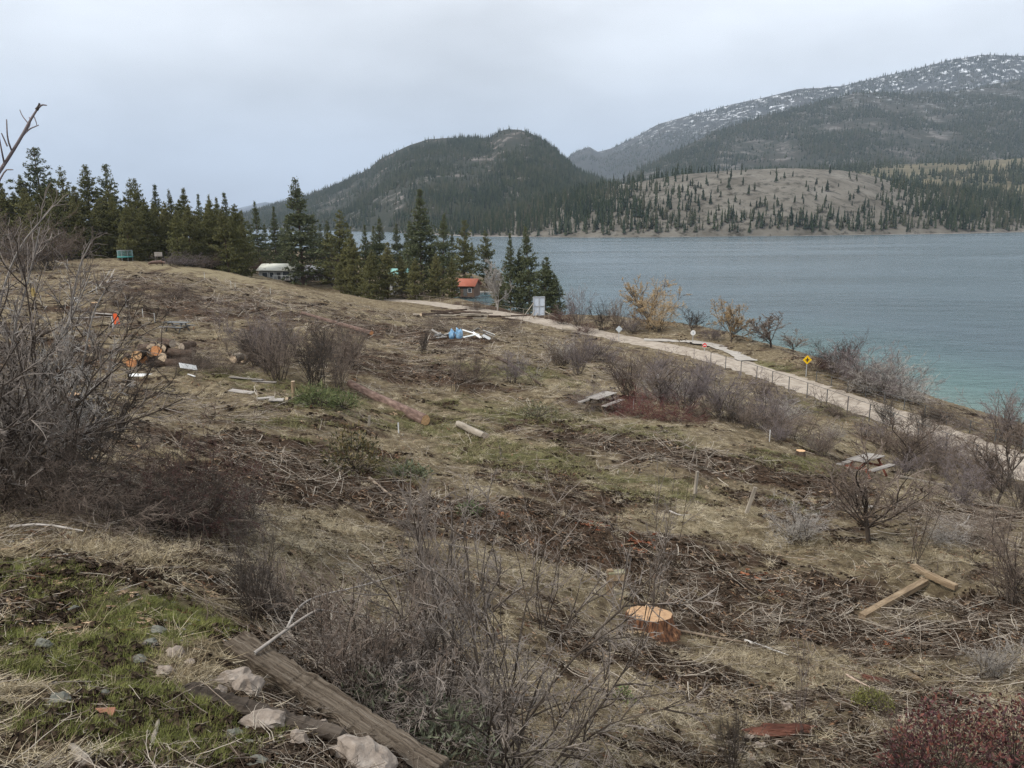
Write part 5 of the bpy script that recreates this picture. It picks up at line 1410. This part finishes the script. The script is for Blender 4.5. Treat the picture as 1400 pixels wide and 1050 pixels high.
timber((252, 952), (470, 1018), .10, .10, m_tied, "dark narrow timber under the pinkish rocks", .02, 22)
m_pink = pm("pinkish_granite", [(.14, .112, .09), (.27, .225, .185), (.40, .35, .30)], scale=7, bump=.6, bscale=22, rough=.9, spec=.15)
m_grey = pm("grey_stone", [(.08, .08, .065), (.155, .155, .13), (.24, .235, .2)], scale=9, bump=.5, bscale=25, rough=.9, spec=.15)
def rock(px, py, wpx, hpx, m, lab, seed, sink=.25, rz=None, group=None):
    p = on(px, py); s = p[1] / F * 1.0
    sx = wpx * s / 2; sz = hpx * s / 2; EX.append((p[0], p[1] - sx * .4, sx * 1.3))
    o = link("rock", lump_me("rock", sx, max(sx * .7, sz), sz, m, seed, 3, .42, 1.3, smooth=False), loc=p + np.array([0, 0, sz * .25]), rot=(rnd.uniform(-.2, .2), rnd.uniform(-.15, .15), rz if rz is not None else rnd.uniform(-.4, .4)), label=lab, cat="rock", group=group)
for a in [(318, 935, 62, 34, m_pink, "large slanting pinkish rock beside the weathered timber", 31), (342, 948, 40, 40, m_pink, "broken pinkish rock below the large slanting one", 32), (301, 950, 18, 16, m_pink, "small pinkish chip rock left of the broken rock", 50), (363, 990, 62, 24, m_pink, "flat pinkish slab between timber and dark timber", 33), (408, 1020, 34, 28, m_pink, "pale angular rock at the end of the flat slab", 34), (500, 1042, 104, 46, m_pink, "largest pink rock at the bottom edge beside the timber", 35),
          (82, 960, 32, 22, m_grey, "rounded grey-green stone in the grass at lower left", 36), (141, 957, 17, 17, m_grey, "small mossy stone right of the rounded grey stone", 37), (59, 886, 26, 20, m_grey, "grey stone on the grass bank, upper left", 38), (101, 837, 15, 12, m_grey, "little stone at the top of the green grass", 39), (317, 1010, 28, 20, m_grey, "smooth grey-green stone under the flat slab", 40), (339, 1022, 22, 9, m_grey, "thin pale stone right of the smooth grey one", 41), (215, 865, 30, 13, m_grey, "flat grey stone on the straw above the rocks", 42), (206, 882, 22, 14, m_grey, "grey stone just below the flat one on the straw", 43),
          (440, 995, 24, 20, m_pink, "small pointed rock between the two timbers", 44), (379, 1040, 24, 16, m_grey, "grey stone near the bottom edge left of the largest pink rock", 45), (350, 1048, 40, 12, m_grey, "pale flat stone cut by the bottom edge", 46), (190, 905, 20, 14, m_grey, "grey stone among the dead grass in the middle of the bank", 47), (240, 898, 26, 20, m_pink, "pale stone in the dead grass left of the large slanting rock", 48), (262, 914, 20, 16, m_pink, "small pale stone touching the dead grass tuft", 49), (225, 922, 30, 18, m_pink, "low pale stone below the dead grass", 51)]:
    rock(*a)
for i, (px, py, w) in enumerate([(1000, 1020, 14), (1012, 1032, 12), (985, 1028, 10), (1025, 1012, 14), (1040, 1022, 16), (1018, 1000, 10), (1065, 1018, 12), (975, 1010, 12), (1048, 1008, 9), (1000, 1042, 12), (1030, 1040, 10), (1075, 968, 18)]):
    rock(px, py, w, w * .75, m_pink, "little pale stone in the rubble patch left of the dark bark slab" if i < 11 else "pale stone above the dark bark slab", 60 + i, group="rubble patch left of the bark slab")
board(143, 982, .105, .06, .2, pm("terracotta", [(.24, .11, .07), (.34, .17, .11)], scale=9, rough=.8), "terracotta tile shard in the grass at lower left", t=.018, dz=.02, tilt=(.25, .05), name="tile_shard", cat="tile")
log_thing("driftwood_piece", on(100, 1030, .03), on(118, 1056, .02), .022, .03, m_greywoodz, m_cutg, "grey splintered wood piece at the bottom left edge", "wood", seed=71, rough=.3)
log_thing("driftwood_piece", on(218, 990, .015), on(200, 1050, .015), .010, .014, m_greywoodz, m_cutg, "thin grey stick lying in the grass near the bottom edge", "stick", seed=72)
m_rot = pm("rotten_red_bark", [(.035, .016, .012), (.09, .038, .027), (.17, .08, .055)], scale=9, stretch=(1, 1, .3), bump=1.0, bscale=14, rough=.95, spec=.1)
for a, b, rad, lab, sd_ in [((1023, 1004), (1112, 1000), .10, "dark red rotten bark slab at the bottom right", 81), ((1178, 926), (1222, 938), .075, "reddish bark slab above the mossy clump", 82), ((1150, 915), (1185, 925), .04, "thin reddish bark strip left of the reddish slab", 85), ((1242, 922), (1258, 931), .045, "orange wood splinter slab near the reddish bark", 83), ((1340, 960), (1342, 948), .03, "small tan wood splint standing above the burgundy bush", 84)]:
    A = on(*a, rad * .15); B_ = on(*b, rad * .15); L_ = float(np.linalg.norm(B_ - A))
    o = link("bark_slab", lump_me("bark_slab", rad * 1.0, rad * .55, L_ * .52, m_rot if sd_ not in (83, 84) else m_beam, sd_, 4, .45, 2.2, smooth=False), label=lab, cat="bark")
    o.matrix_world = aim(A, B_) @ Matrix.Translation((0, 0, L_ / 2)); EX.append((*((A + B_) / 2)[:2], L_ * .4))
m_or = pm("fresh_orange_bark", [(.11, .04, .024), (.23, .08, .04), (.38, .17, .09)], scale=12, objrand=.4, rough=.9, spec=.1)
def chips(px, py, wpx, hpx, n, lab, seed, big=.065):
    r = random.Random(seed); p0 = on(px, py)
    root = link("bark_chip_patch", None, loc=p0, label=lab, cat="wood chips")
    V, Fs = [], []
    rr = np.random.default_rng(seed)
    for k in range(n):
        q = on(px + r.gauss(0, wpx / 3), py + r.gauss(0, hpx / 3), .015) - p0
        v, f = lumps(seed * 100 + k, 1, big * .25, big * .6, 0, .3, r.uniform(1.2, 3))
        v = v + q
        me = mesh_np("chip", v - q, f, [m_or]); link("chip", me, root, loc=q, rot=(r.uniform(-.3, .3), r.uniform(-.3, .3), 0))
m_or_, m_or = m_or, pm("sawdust", [(.30, .19, .10), (.46, .32, .19), (.58, .44, .29)], scale=12, objrand=.4)
chips(880, 866, 60, 10, 50, "pale sawdust and chips round the foot of the big stump", 7, .05)
m_or = m_or_
chips(686, 706, 14, 7, 22, "small heap of bright orange bark chips on the machine track", 1)
chips(808, 721, 26, 9, 30, "orange chip patch on the track right of the small heap", 2)
chips(872, 745, 34, 20, 46, "widest patch of reddish chips on the dark track", 3)
chips(1030, 788, 30, 8, 18, "scattered orange chips at the right of the track", 4)
chips(1065, 815, 30, 8, 8, "few reddish chips below the right of the track", 5)
chips(1225, 880, 40, 18, 26, "reddish brown bark fragments above the bark slabs", 6)
for a, b, lab in [((868, 748), (880, 742), "red split stick in the widest chip patch, left"), ((886, 744), (896, 754), "red split stick in the widest chip patch, right"), ((850, 748), (866, 747), "pale split stick lying in the widest chip patch"), ((1012, 786), (1040, 796), "long orange split stick on the track at right")]:
    log_thing("split_stick", on(*a, .04), on(*b, .04), .03, .025, m_or if 'pale' not in lab else m_beam, m_or, lab, "stick", seed=len(lab), rough=.3)
# ------------------------------------------------------------------ ground cover: dead grass, moss and green grass, twigs, chips, clods
def scatter_stuff(name, label, pts, yaw, scl, protos, cat, bend=1.0):
    """one 'stuff' object: a point cloud mesh that instances small tuft meshes"""
    X, Y = pts[:, 0], pts[:, 1]
    e_ = .15
    dzx = (height(X + e_, Y) - height(X - e_, Y)) / (2 * e_) * bend; dzy = (height(X, Y + e_) - height(X, Y - e_)) / (2 * e_) * bend
    dzx = np.clip(dzx, -.8, .8); dzy = np.clip(dzy, -.8, .8)
    nz_ = unit(np.stack([-dzx, -dzy, np.ones_like(dzx)], 1))
    tx = unit(np.stack([np.ones_like(dzx), np.zeros_like(dzx), dzx], 1)); ty = np.cross(nz_, tx)
    c, s = np.cos(yaw)[:, None], np.sin(yaw)[:, None]
    ex = tx * c + ty * s; ey = -tx * s + ty * c
    rx = np.arctan2(ey[:, 2], nz_[:, 2]); ry = -np.arcsin(np.clip(ex[:, 2], -1, 1)); rz = np.arctan2(ex[:, 1], ex[:, 0])
    me = bpy.data.meshes.new(name)
    me.vertices.add(len(pts)); me.vertices.foreach_set("co", pts.astype(np.float32).ravel())
    attr(me, "rot", np.stack([rx, ry, rz], 1), 'FLOAT_VECTOR'); attr(me, "scl", np.stack([scl, scl, np.minimum(scl, .55 + .25 * scl)], 1), 'FLOAT_VECTOR')
    attr(me, "pick", np.random.default_rng(3).integers(0, len(protos), len(pts)), 'INT')
    o = link(name, me, label=label, cat=cat, kind="stuff")
    ng = bpy.data.node_groups.new(name, 'GeometryNodeTree')
    ng.interface.new_socket("Geometry", in_out='INPUT', socket_type='NodeSocketGeometry')
    ng.interface.new_socket("Geometry", in_out='OUTPUT', socket_type='NodeSocketGeometry')
    N, L = ng.nodes, ng.links
    gi, go = N.new("NodeGroupInput"), N.new("NodeGroupOutput")
    iop = N.new("GeometryNodeInstanceOnPoints")
    jn = N.new("GeometryNodeJoinGeometry")
    for k, me_p in enumerate(protos):
        po = bpy.data.objects.new(name + "_piece", me_p)
        oi = N.new("GeometryNodeObjectInfo"); oi.inputs["Object"].default_value = po
        oi.inputs["As Instance"].default_value = True
        L.new(oi.outputs["Geometry"], jn.inputs[0])
    def na(nm, typ):
        x = N.new("GeometryNodeInputNamedAttribute"); x.data_type = typ; x.inputs[0].default_value = nm; return x.outputs[0]
    e2r = N.new("FunctionNodeEulerToRotation")
    L.new(na("rot", 'FLOAT_VECTOR'), e2r.inputs[0])
    L.new(gi.outputs[0], iop.inputs["Points"]); L.new(jn.outputs[0], iop.inputs["Instance"])
    iop.inputs["Pick Instance"].default_value = True
    L.new(na("pick", 'INT'), iop.inputs["Instance Index"]); L.new(e2r.outputs[0], iop.inputs["Rotation"]); L.new(na("scl", 'FLOAT_VECTOR'), iop.inputs["Scale"])
    L.new(iop.outputs[0], go.inputs[0])
    md = o.modifiers.new("scatter", 'NODES'); md.node_group = ng
    return o

def sample(n, seed, ymin=2.4, ymax=130, spread=.78):
    r = np.random.default_rng(seed)
    Y = np.exp(r.uniform(math.log(ymin), math.log(ymax), n))
    X = r.uniform(-spread, spread, n) * (Y + 1.5)
    ok = (dist_poly(X, Y, PATH) > 2.7)
    for x, y, q in EX:
        if y < ymax: ok &= (X - x) ** 2 + (Y - y) ** 2 > q * q
    X, Y = X[ok], Y[ok]
    z = height(X, Y)
    ok = z > .3
    P = np.stack([X, Y, z], 1)[ok]
    return P, r
def sc_of(P, r, k=34.):
    return r.uniform(.7, 1.25, len(P)) * (.55 + np.hypot(P[:, 0], P[:, 1]) / (k * 1.05))

m_dead = pm("dead_grass", [(.09, .066, .038), (.235, .182, .108), (.41, .335, .21), (.57, .49, .355)], scale=3, objrand=.5, rough=.9, spec=.15)
m_green = pm("green_grass", [(.09, .098, .024), (.175, .19, .055), (.27, .26, .09)], scale=3, objrand=.45, rough=.8, spec=.2)
m_moss = pm("olive_moss", [(.08, .078, .032), (.15, .142, .062), (.24, .215, .11)], scale=3, objrand=.45, rough=.9, spec=.1)
m_litter = pm("twig_litter", [(.05, .036, .026), (.13, .098, .073), (.25, .205, .16), (.45, .395, .325)], scale=2, objrand=.6, rough=.9, spec=.12)
m_clod = pm("soil_clod", [(.022, .015, .010), (.05, .035, .024), (.10, .074, .052)], scale=8, objrand=.4, rough=.97, spec=.05, bump=.5, bscale=30)
m_chip = pm("wood_chips", [(.12, .06, .033), (.26, .15, .085), (.44, .31, .20)], scale=4, objrand=.7, rough=.85, spec=.15)
m_peb = pm("pebbles", [(.15, .13, .11), (.28, .25, .22), (.42, .39, .35)], scale=6, objrand=.6, rough=.9, spec=.15)
def mk(nm, vq, m): return mesh_np(nm, vq[0], vq[1], [m])

P, r = sample(96000, 1)
mud, straw, green = masks(P)
k = r.random(len(P)) < np.clip(.26 + .85 * straw - .1 * green - .75 * mud - .58 * green * (P[:, 1] < 9) * (P[:, 0] < 0), .03, 1)
P1 = P[k]
scatter_stuff("dead_grass_mat", "matted straw-coloured dead grass lying over the clearing", P1, r.random(len(P1)) * 6.28, sc_of(P1, r),
              [mk("tuft", blades(10 + i, 34, .08, .26, .02, .55, .0028, .10, -.06), m_dead) for i in range(5)], "dead grass")
P, r = sample(12000, 2, 4)
mud, straw, green = masks(P)
k = r.random(len(P)) < np.clip(.05 + .75 * straw - .8 * mud, 0, 1)
P1 = P[k]
scatter_stuff("standing_dry_grass", "thin upright stalks of dry grass in the clearing", P1, r.random(len(P1)) * 6.28, sc_of(P1, r, 45),
              [mk("tuft", blades(20 + i, 16, .12, .34, .6, 1.45, .0022, .09, -.04), m_dead) for i in range(4)], "dead grass")
P, r = sample(80000, 3)
mud, straw, green = masks(P)
near = P[:, 1] < 9
k = (r.random(len(P)) < np.clip(1.3 * green - .4 * mud, 0, 1)) & near & (P[:, 0] < 0)
P1 = P[k]
scatter_stuff("green_grass", "fresh short green grass on the near bank at lower left", P1, r.random(len(P1)) * 6.28, sc_of(P1, r),
              [mk("tuft", blades(30 + i, 30, .03, .10, .5, 1.5, .0022, .06, -.05), m_green) for i in range(4)], "grass")
k = (r.random(len(P)) < np.clip(1.1 * green - .3 * mud, 0, 1)) & ~(near & (P[:, 0] < 0))
P1 = P[k]
scatter_stuff("olive_grass", "short mossy olive grass in patches across the clearing", P1, r.random(len(P1)) * 6.28, sc_of(P1, r, 22),
              [mk("tuft", blades(40 + i, 30, .04, .14, .2, 1.3, .004, .11, -.05), m_moss) for i in range(4)], "grass")
P, r = sample(50000, 4)
mud, straw, green = masks(P)
k = r.random(len(P)) < np.clip(.30 + .35 * mud - .1 * straw - .15 * green - .3 * (P[:, 1] < 7) * (P[:, 0] < 0), .03, 1)
P1 = P[k]
scatter_stuff("twig_litter", "small broken twigs and sticks strewn over the cleared ground", P1, r.random(len(P1)) * 6.28, sc_of(P1, r, 30),
              [mk("twigs", sticks(50 + i, 5, .12, .55, .0045, .22), m_litter) for i in range(6)], "twigs")
P, r = sample(2200, 5, 9)
P1 = P[r.random(len(P)) < .5]
scatter_stuff("fallen_branches", "thin fallen branches scattered over the cleared slope", P1, r.random(len(P1)) * 6.28, sc_of(P1, r, 26),
              [mk("sticks", sticks(60 + i, 2, .35, .9, .010, .3, .03), m_litter) for i in range(6)], "branches")
SLASH = [(650, 435, 70, 8, 1), (1330, 715, 60, 25, 1), (900, 620, 120, 20, .8), (700, 480, 80, 20, .7), (850, 510, 80, 20, .7), (260, 490, 60, 14, 1), (430, 435, 100, 14, .7), (200, 385, 70, 10, .8), (1040, 850, 150, 40, .7), (480, 660, 150, 20, .5), (1250, 870, 120, 40, .7), (560, 430, 80, 8, .7), (300, 560, 80, 20, .5), (480, 900, 120, 60, .6), (380, 425, 130, 20, .8), (560, 475, 120, 26, .7), (620, 442, 110, 14, 1), (300, 402, 130, 16, .8), (760, 560, 100, 20, .5), (480, 520, 90, 20, .6), (230, 430, 100, 20, .6)]
P, r = sample(34000, 15, 5.5)
px_, py_ = proj(P)
k = r.random(len(P)) < blobs(px_, py_, SLASH) * .85
P1 = P[k]
scatter_stuff("slash_debris", "crossed broken branches and slash left by the felling", P1, r.random(len(P1)) * 6.28, sc_of(P1, r, 26),
              [mk("sticks", sticks(160 + i, 4, .3, .9, .007, .3, .12), m_litter) for i in range(6)], "branches", bend=.8)
P, r = sample(36000, 6)
mud, straw, green = masks(P)
k = r.random(len(P)) < np.clip(.07 + .75 * mud, 0, 1)
P1 = P[k]
scatter_stuff("soil_clods", "dark clods of churned soil along the machine tracks", P1, r.random(len(P1)) * 6.28, sc_of(P1, r, 30),
              [mk("clods", lumps(70 + i, 7, .012, .055, .22, .7), m_clod) for i in range(5)], "soil")
P, r = sample(26000, 7, 5)
mud, straw, green = masks(P)
k = r.random(len(P)) < np.clip(.25 + .45 * mud, 0, 1)
P1 = P[k]
scatter_stuff("bark_chips", "splinters of bark and wood lying on the cleared slope", P1, r.random(len(P1)) * 6.28, sc_of(P1, r, 40),
              [mk("chips", lumps(80 + i, 5, .010, .032, .3, .25, 2.6), m_chip) for i in range(5)], "wood chips")
P, r = sample(5000, 8, 2.4, 30)
k = r.random(len(P)) < np.where((P[:, 0] < 0) & (P[:, 1] < 8), .6, .12)
P1 = P[k]
scatter_stuff("pebbles", "small grey pebbles on the near bank and slope", P1, r.random(len(P1)) * 6.28, sc_of(P1, r, 40),
              [mk("pebbles", lumps(90 + i, 3, .008, .03, .2, .7), m_peb) for i in range(4)], "pebbles")
# ------------------------------------------------------------------ near shrubs and leafy plants
PROTO['big'] = [bush(300 + i, 18, .75, .14, 1.0, ((9, .5, .8), (8, .5, .9), (4, .55, 1.0)), .01, .12, .0052) for i in range(2)]
PROTO['thorn'] = [bush(310, 46, 1.25, .25, 1.25, ((9, .5, 1.0), (7, .55, 1.1), (3, .6, 1.1)), -.08, .16, .0075)]
T('big', 20, 690, 285, 330, 'grey', "tall pale-branched bare thicket at the left edge", variant=0)
T('big', 110, 640, 380, 230, 'dark', "dark bare shrub in front of the tall left thicket", variant=1)
T('thorn', 60, 700, 560, 280, 'brown', "low dark bramble at the foot of the left thicket")
T('thorn', 265, 725, 560, 190, 'red', "reddish bramble bush in the left foreground")
T('thorn', 320, 735, 625, 110, 'grey', "grey bramble at the right side of the reddish bramble")
T('tangle', 150, 720, 650, 260, 'brown', "flattened brown brush below the reddish bramble")
T('vase', 345, 856, 700, 80, 'dark', "clump of thin dark stems standing beyond the weathered timber")
T('vase', 380, 850, 735, 110, 'grey', "grey thin-stemmed shrub right of the dark stem clump")
T('big', 690, 1075, 690, 440, 'grey', "largest bare grey shrub filling the bottom centre", variant=1, rot=.4)
T('vase', 590, 1000, 640, 260, 'grey', "tall thin bare shrub left of the largest centre shrub")
T('thorn', 500, 975, 835, 330, 'grey', "brown tangled bramble behind the weathered timber")
T('tangle', 640, 1020, 900, 240, 'grey', "grey tangled bramble under the largest centre shrub")
T('whip', 880, 890, 590, 120, 'grey', "thin bare whips rising beside the short wooden post")
T('whip', 740, 860, 660, 170, 'grey', "thin bare whips right of the largest centre shrub")
T('whip', 1090, 1055, 770, 60, 'purple', "single leaning whip at the bottom, left of the burgundy bush", tilt=(0, R(-9)))
T('whip', 1240, 1070, 900, 90, 'brown', "leaning brown whip in front of the burgundy bush", tilt=(0, R(-24)))
T('vase', 1350, 930, 850, 80, 'pale', "pale dry twig clump above the burgundy bush")
T('vase', 1000, 1060, 950, 70, 'dark', "small dark twig clump at the bottom edge left of the bark slab")

T('big', 40, 660, 330, 260, 'pale', "pale grey many-twigged shrub inside the left thicket", variant=1, rot=2.0)
T('thorn', 20, 660, 470, 260, 'dark', "dark dense bramble heart of the left thicket")
T('thorn', 230, 735, 600, 150, 'dark', "dark heart of the reddish bramble bush")
T('vase', 480, 960, 760, 220, 'brown', "grey upright twigs above the brown tangled bramble")

# arching dead branch and the overhanging branch at the upper left
def limb(name, lines, m, lab, cat, base=None):
    """lines: [(points [(px,py,Y)], r0, r1)]"""
    first = None; g = []
    for pts, r0, r1 in lines:
        Q = np.array([at(np.array(float(x)), np.array(float(y)), np.array(float(Y))) for x, y, Y in pts]); Q = _smooth(Q, 2)
        if first is None: first = Q[0]
        g.append((Q[None] - first, np.linspace(r0, r1, len(Q))[None]))
    V, F4 = tubes(g, [6] * len(g))
    return link(name, mesh_np(name, V, F4, [m], smooth=True), loc=first, label=lab, cat=cat)
limb("dead_branch", [([(348, 893, 4.9), (390, 862, 5.1), (432, 833, 5.3), (450, 836, 5.5)], .014, .007), ([(392, 860, 5.1), (405, 832, 5.5), (430, 815, 5.9), (500, 800, 6.3), (590, 772, 6.8)], .011, .004), ([(432, 833, 5.3), (470, 838, 5.6), (505, 845, 5.9)], .006, .003)],
     M_STEM_P, "bleached white dead branch arching over the brambles", "branch")
def sprawl(lines, lab):
    base = on(25, 668)
    root = link("sprawling_shrub", None, loc=base, label=lab, cat="shrub")
    for pts in lines:
        Q = np.array([at(np.array(float(x)), np.array(float(y)), np.array(float(Y))) for x, y, Y in pts]); Q = _smooth(np.vstack([base + [0, 0, .1], Q]), 2) - base
        rr = np.linspace(.022, .006, len(Q))
        r = np.random.default_rng(int(pts[0][0] + 999))
        V, F4 = tubes([(Q[None], rr[None])], [6]); br = link("branch", mesh_np("branch", V, F4, [M_STEM_P if pts[0][0] % 2 else M_STEM], smooth=True), root)
        Lq = np.array([np.linalg.norm(Q[-1] - Q[0])])
        P1, L1 = kids(r, Q[None], Lq, 16, .28, .8, .25, 6, .14, np.array([0, 0, .03])); P2, L2 = kids(r, P1, L1, 5, .5, .8, .2, 4, .15, np.array([0, 0, .02]))
        V, F4 = tubes([(P1, np.linspace(.007, .003, 6)[None] * np.ones((len(P1), 1))), (P2, np.linspace(.004, .002, 4)[None] * np.ones((len(P2), 1)))], [4, 3])
        link("twigs", mesh_np("twigs", V, F4, [M_TWIG['grey']]), br, kind="stuff")
sprawl([[(31, 600, 10.5), (62, 500, 10.2), (100, 430, 10), (125, 372, 9.8)], [(40, 610, 10.3), (100, 560, 10), (140, 520, 9.8), (165, 500, 9.6)], [(21, 590, 10.6), (11, 480, 10.4), (40, 380, 10.2), (55, 310, 10)], [(50, 620, 10.2), (120, 590, 9.8), (200, 570, 9.5), (250, 545, 9.3)],
        [(33, 600, 10.4), (90, 470, 10.2), (105, 370, 10.1), (125, 330, 10)], [(5, 600, 10.4), (-10, 460, 10.2), (15, 350, 10), (70, 285, 10)], [(61, 610, 10.2), (110, 520, 10), (125, 430, 9.9), (145, 395, 9.8)]], "sprawling shrub with long bare limbs leaning right out of the left thicket")
_tb = on(-210, 900) 
tree_l = link("overhanging_tree", None, loc=_tb, label="bare tree whose budding branch reaches in at the upper left edge", cat="tree")
def tree_part(nm, lines, m):
    g = []
    for pts, r0, r1 in lines:
        Q = np.array([p if len(p) == 3 and isinstance(p, np.ndarray) else at(np.array(float(p[0])), np.array(float(p[1])), np.array(float(p[2]))) for p in pts]); Q = _smooth(Q, 2)
        g.append((Q[None] - _tb, np.linspace(r0, r1, len(Q))[None]))
    V, F4 = tubes(g, [6] * len(g)); link(nm, mesh_np(nm, V, F4, [m], smooth=True), tree_l)
tree_part("trunk", [([_tb, (-215, 700, 4.7), (-190, 480, 4.8), (-150, 400, 4.9), (-60, 320, 5.0)], .07, .014)], M_STEM)
tree_part("crown", [([(-60, 320, 5.0), (0, 234, 5.0), (28, 190, 5.0), (42, 163, 5.0), (52, 148, 5.0)], .013, .005), ([(52, 148, 5.0), (57, 143, 5.0), (64, 144, 5.0)], .007, .003), ([(20, 203, 5.0), (36, 178, 5.05), (53, 171, 5.1)], .006, .003), ([(36, 178, 5.05), (42, 170, 5.05), (40, 160, 5.1)], .005, .002),
                     ([(16, 206, 5.0), (10, 190, 4.95), (9, 163, 4.95)], .006, .003), ([(6, 224, 5.0), (2, 205, 4.95), (-3, 178, 4.95)], .006, .003), ([(46, 158, 5.0), (50, 168, 5.0), (50, 171, 5.0)], .003, .002), ([(38, 168, 5), (30, 158, 5), (27, 150, 5)], .004, .002), ([(-60, 320, 5.0), (-20, 300, 4.9), (4, 222 + 10, 4.9), (18, 232, 4.9)], .008, .003), ([(10, 200, 5.0), (2, 182, 5.0)], .005, .003)], M_TWIG['purple'])
tree_part("bud", [([(50, 150, 5.0), (53, 146, 5.0), (54, 141, 5.0)], .011, .005)], M_TWIG['dark'])

# leafy plants
def leafy(px, py, top, w, n, leaf, cols, lab, name, seed, stemc=None, flat=.5, shape=1.0, lw=.42, cat="shrub"):
    p = on(px, py); h = top_height(px, top, p); wd = w / F * p[1]
    r = np.random.default_rng(seed)
    root = link(name, None, loc=p, label=lab, cat=cat)
    d = unit(r.normal(0, 1, (n, 3))); d[:, 2] = np.abs(d[:, 2])
    q = r.uniform(.35, 1, (n, 1)) ** .6
    lum = 1 + .35 * fbm(d[:, 0] * 3 + seed, d[:, 1] * 3, 3, seed)[:, None]
    C = d * q * lum * np.array([wd / 2, wd / 2, h]) ** 1.0
    o = unit(d * .6 + r.normal(0, .6, (n, 3)) + [0, 0, flat * .4]); L_ = leaf * r.uniform(.6, 1.3, (n, 1))
    s = unit(np.cross(o, r.normal(0, 1, (n, 3)))); nn_ = np.cross(o, s)
    V = np.stack([C, C + o * L_ * .5 + s * L_ * lw * .5, C + o * L_ - nn_ * L_ * .12, C + o * L_ * .5 - s * L_ * lw * .5, C + o * L_ * .52 - nn_ * L_ * .08], 1)
    b = np.arange(n)[:, None] * 5
    Fm = np.concatenate([b + np.array(t_) for t_ in ((0, 1, 4), (1, 2, 4), (2, 3, 4), (3, 0, 4))]).reshape(-1, 3)
    me = mesh_np("leaves", V.reshape(-1, 3), Fm, [pm("leaf_" + name + str(seed), cols, scale=6, attrib="tint", rough=.6, spec=.3)])
    attr(me, "tint", np.repeat(r.random(n), 5))
    lv = link("leaves", me, root, kind="stuff")
    m_ = min(60, n // 6)
    P0 = np.zeros((m_, 4, 3)); P0[:] = C[:m_, None] * np.linspace(0, 1, 4)[None, :, None]
    V2, F2 = tubes([(P0, np.full((m_, 4), max(.003, leaf * .05)))], [3]); link("stems", mesh_np("stems", V2, F2, [M_STEM]), root)
BUR = [(.028, .011, .013), (.062, .021, .023), (.105, .037, .035), (.18, .068, .048)]
leafy(1300, 1072, 952, 190, 1900, .055, BUR, "burgundy-leaved bush at the bottom right corner, main clump", "burgundy_shrub", 1)
leafy(1385, 1060, 950, 130, 1200, .055, BUR, "burgundy-leaved bush cut by the right edge", "burgundy_shrub", 2)
leafy(1245, 1075, 975, 110, 800, .055, BUR, "burgundy-leaved bush, lower left clump of the corner", "burgundy_shrub", 3)
leafy(482, 642, 584, 90, 900, .12, [(.035, .035, .014), (.085, .075, .03), (.16, .12, .05)], "dark olive-brown leafy bush below the clearing", "evergreen_shrub", 4)
leafy(735, 572, 548, 56, 420, .16, [(.05, .055, .028), (.10, .105, .055), (.17, .165, .09)], "low dark green bush on the grass left of the nearer picnic table", "evergreen_shrub", 5, lw=.25)
GRN = [(.055, .075, .024), (.12, .15, .055), (.20, .22, .09)]
leafy(432, 556, 528, 66, 900, .28, GRN, "heap of fresh green pine boughs beside the cut sapling stub", "pine_boughs", 6, lw=.10, cat="boughs")
leafy(468, 560, 536, 50, 500, .28, GRN, "smaller green pine bough heap touching the felled log", "pine_boughs", 7, lw=.10, cat="boughs")
SAGE = [(.075, .085, .05), (.14, .155, .095), (.23, .245, .165)]
leafy(520, 985, 925, 150, 700, .075, SAGE, "grey-green leafy weeds under the brambles behind the timber", "leafy_weeds", 8, lw=.22, cat="weeds")
leafy(610, 1045, 960, 150, 700, .075, SAGE, "grey-green leafy weeds at the bottom edge right of the timber", "leafy_weeds", 9, lw=.22, cat="weeds")
leafy(852, 960, 940, 36, 160, .05, GRN, "tiny green sprig in the grass below the big stump", "green_sprig", 10, cat="weeds")
leafy(1193, 968, 944, 60, 1300, .03, [(.06, .062, .014), (.13, .13, .032), (.22, .21, .06)], "bright moss-covered clump beside the pinkish stick", "moss_clump", 11, lw=.5, cat="moss")
leafy(640, 702, 688, 40, 260, .10, [(.06, .08, .03), (.11, .13, .06)], "small green clump on the far side of the machine track", "green_sprig", 12, cat="weeds")
leafy(560, 655, 636, 60, 300, .12, [(.07, .085, .045), (.12, .13, .075)], "pale green clump in the grass below the long felled log", "green_sprig", 13, cat="weeds")
# ------------------------------------------------------------------ air between here and the mountains
hm = bpy.data.materials.new("haze_air"); hm.use_nodes = True
hn, hl = hm.node_tree.nodes, hm.node_tree.links
hn.clear()
ho = hn.new("ShaderNodeOutputMaterial"); hv = hn.new("ShaderNodeVolumePrincipled")
hv.inputs["Color"].default_value = (.72, .84, 1.0, 1)
hv.inputs["Density"].default_value = .000065
hv.inputs["Anisotropy"].default_value = 0.0
hl.new(hv.outputs[0], ho.inputs["Volume"])
hb = bmesh.new(); bmesh.ops.create_cube(hb, size=1)
for v in hb.verts: v.co = Vector((v.co.x * 40000, v.co.y * 15000 + 7300, v.co.z * 1406 + 697))
link("haze", bm_mesh("haze", hb, [hm]), kind="stuff", label="thin blue-grey haze filling the air over the lake", cat="haze")
scene.cycles.volume_step_rate = 10
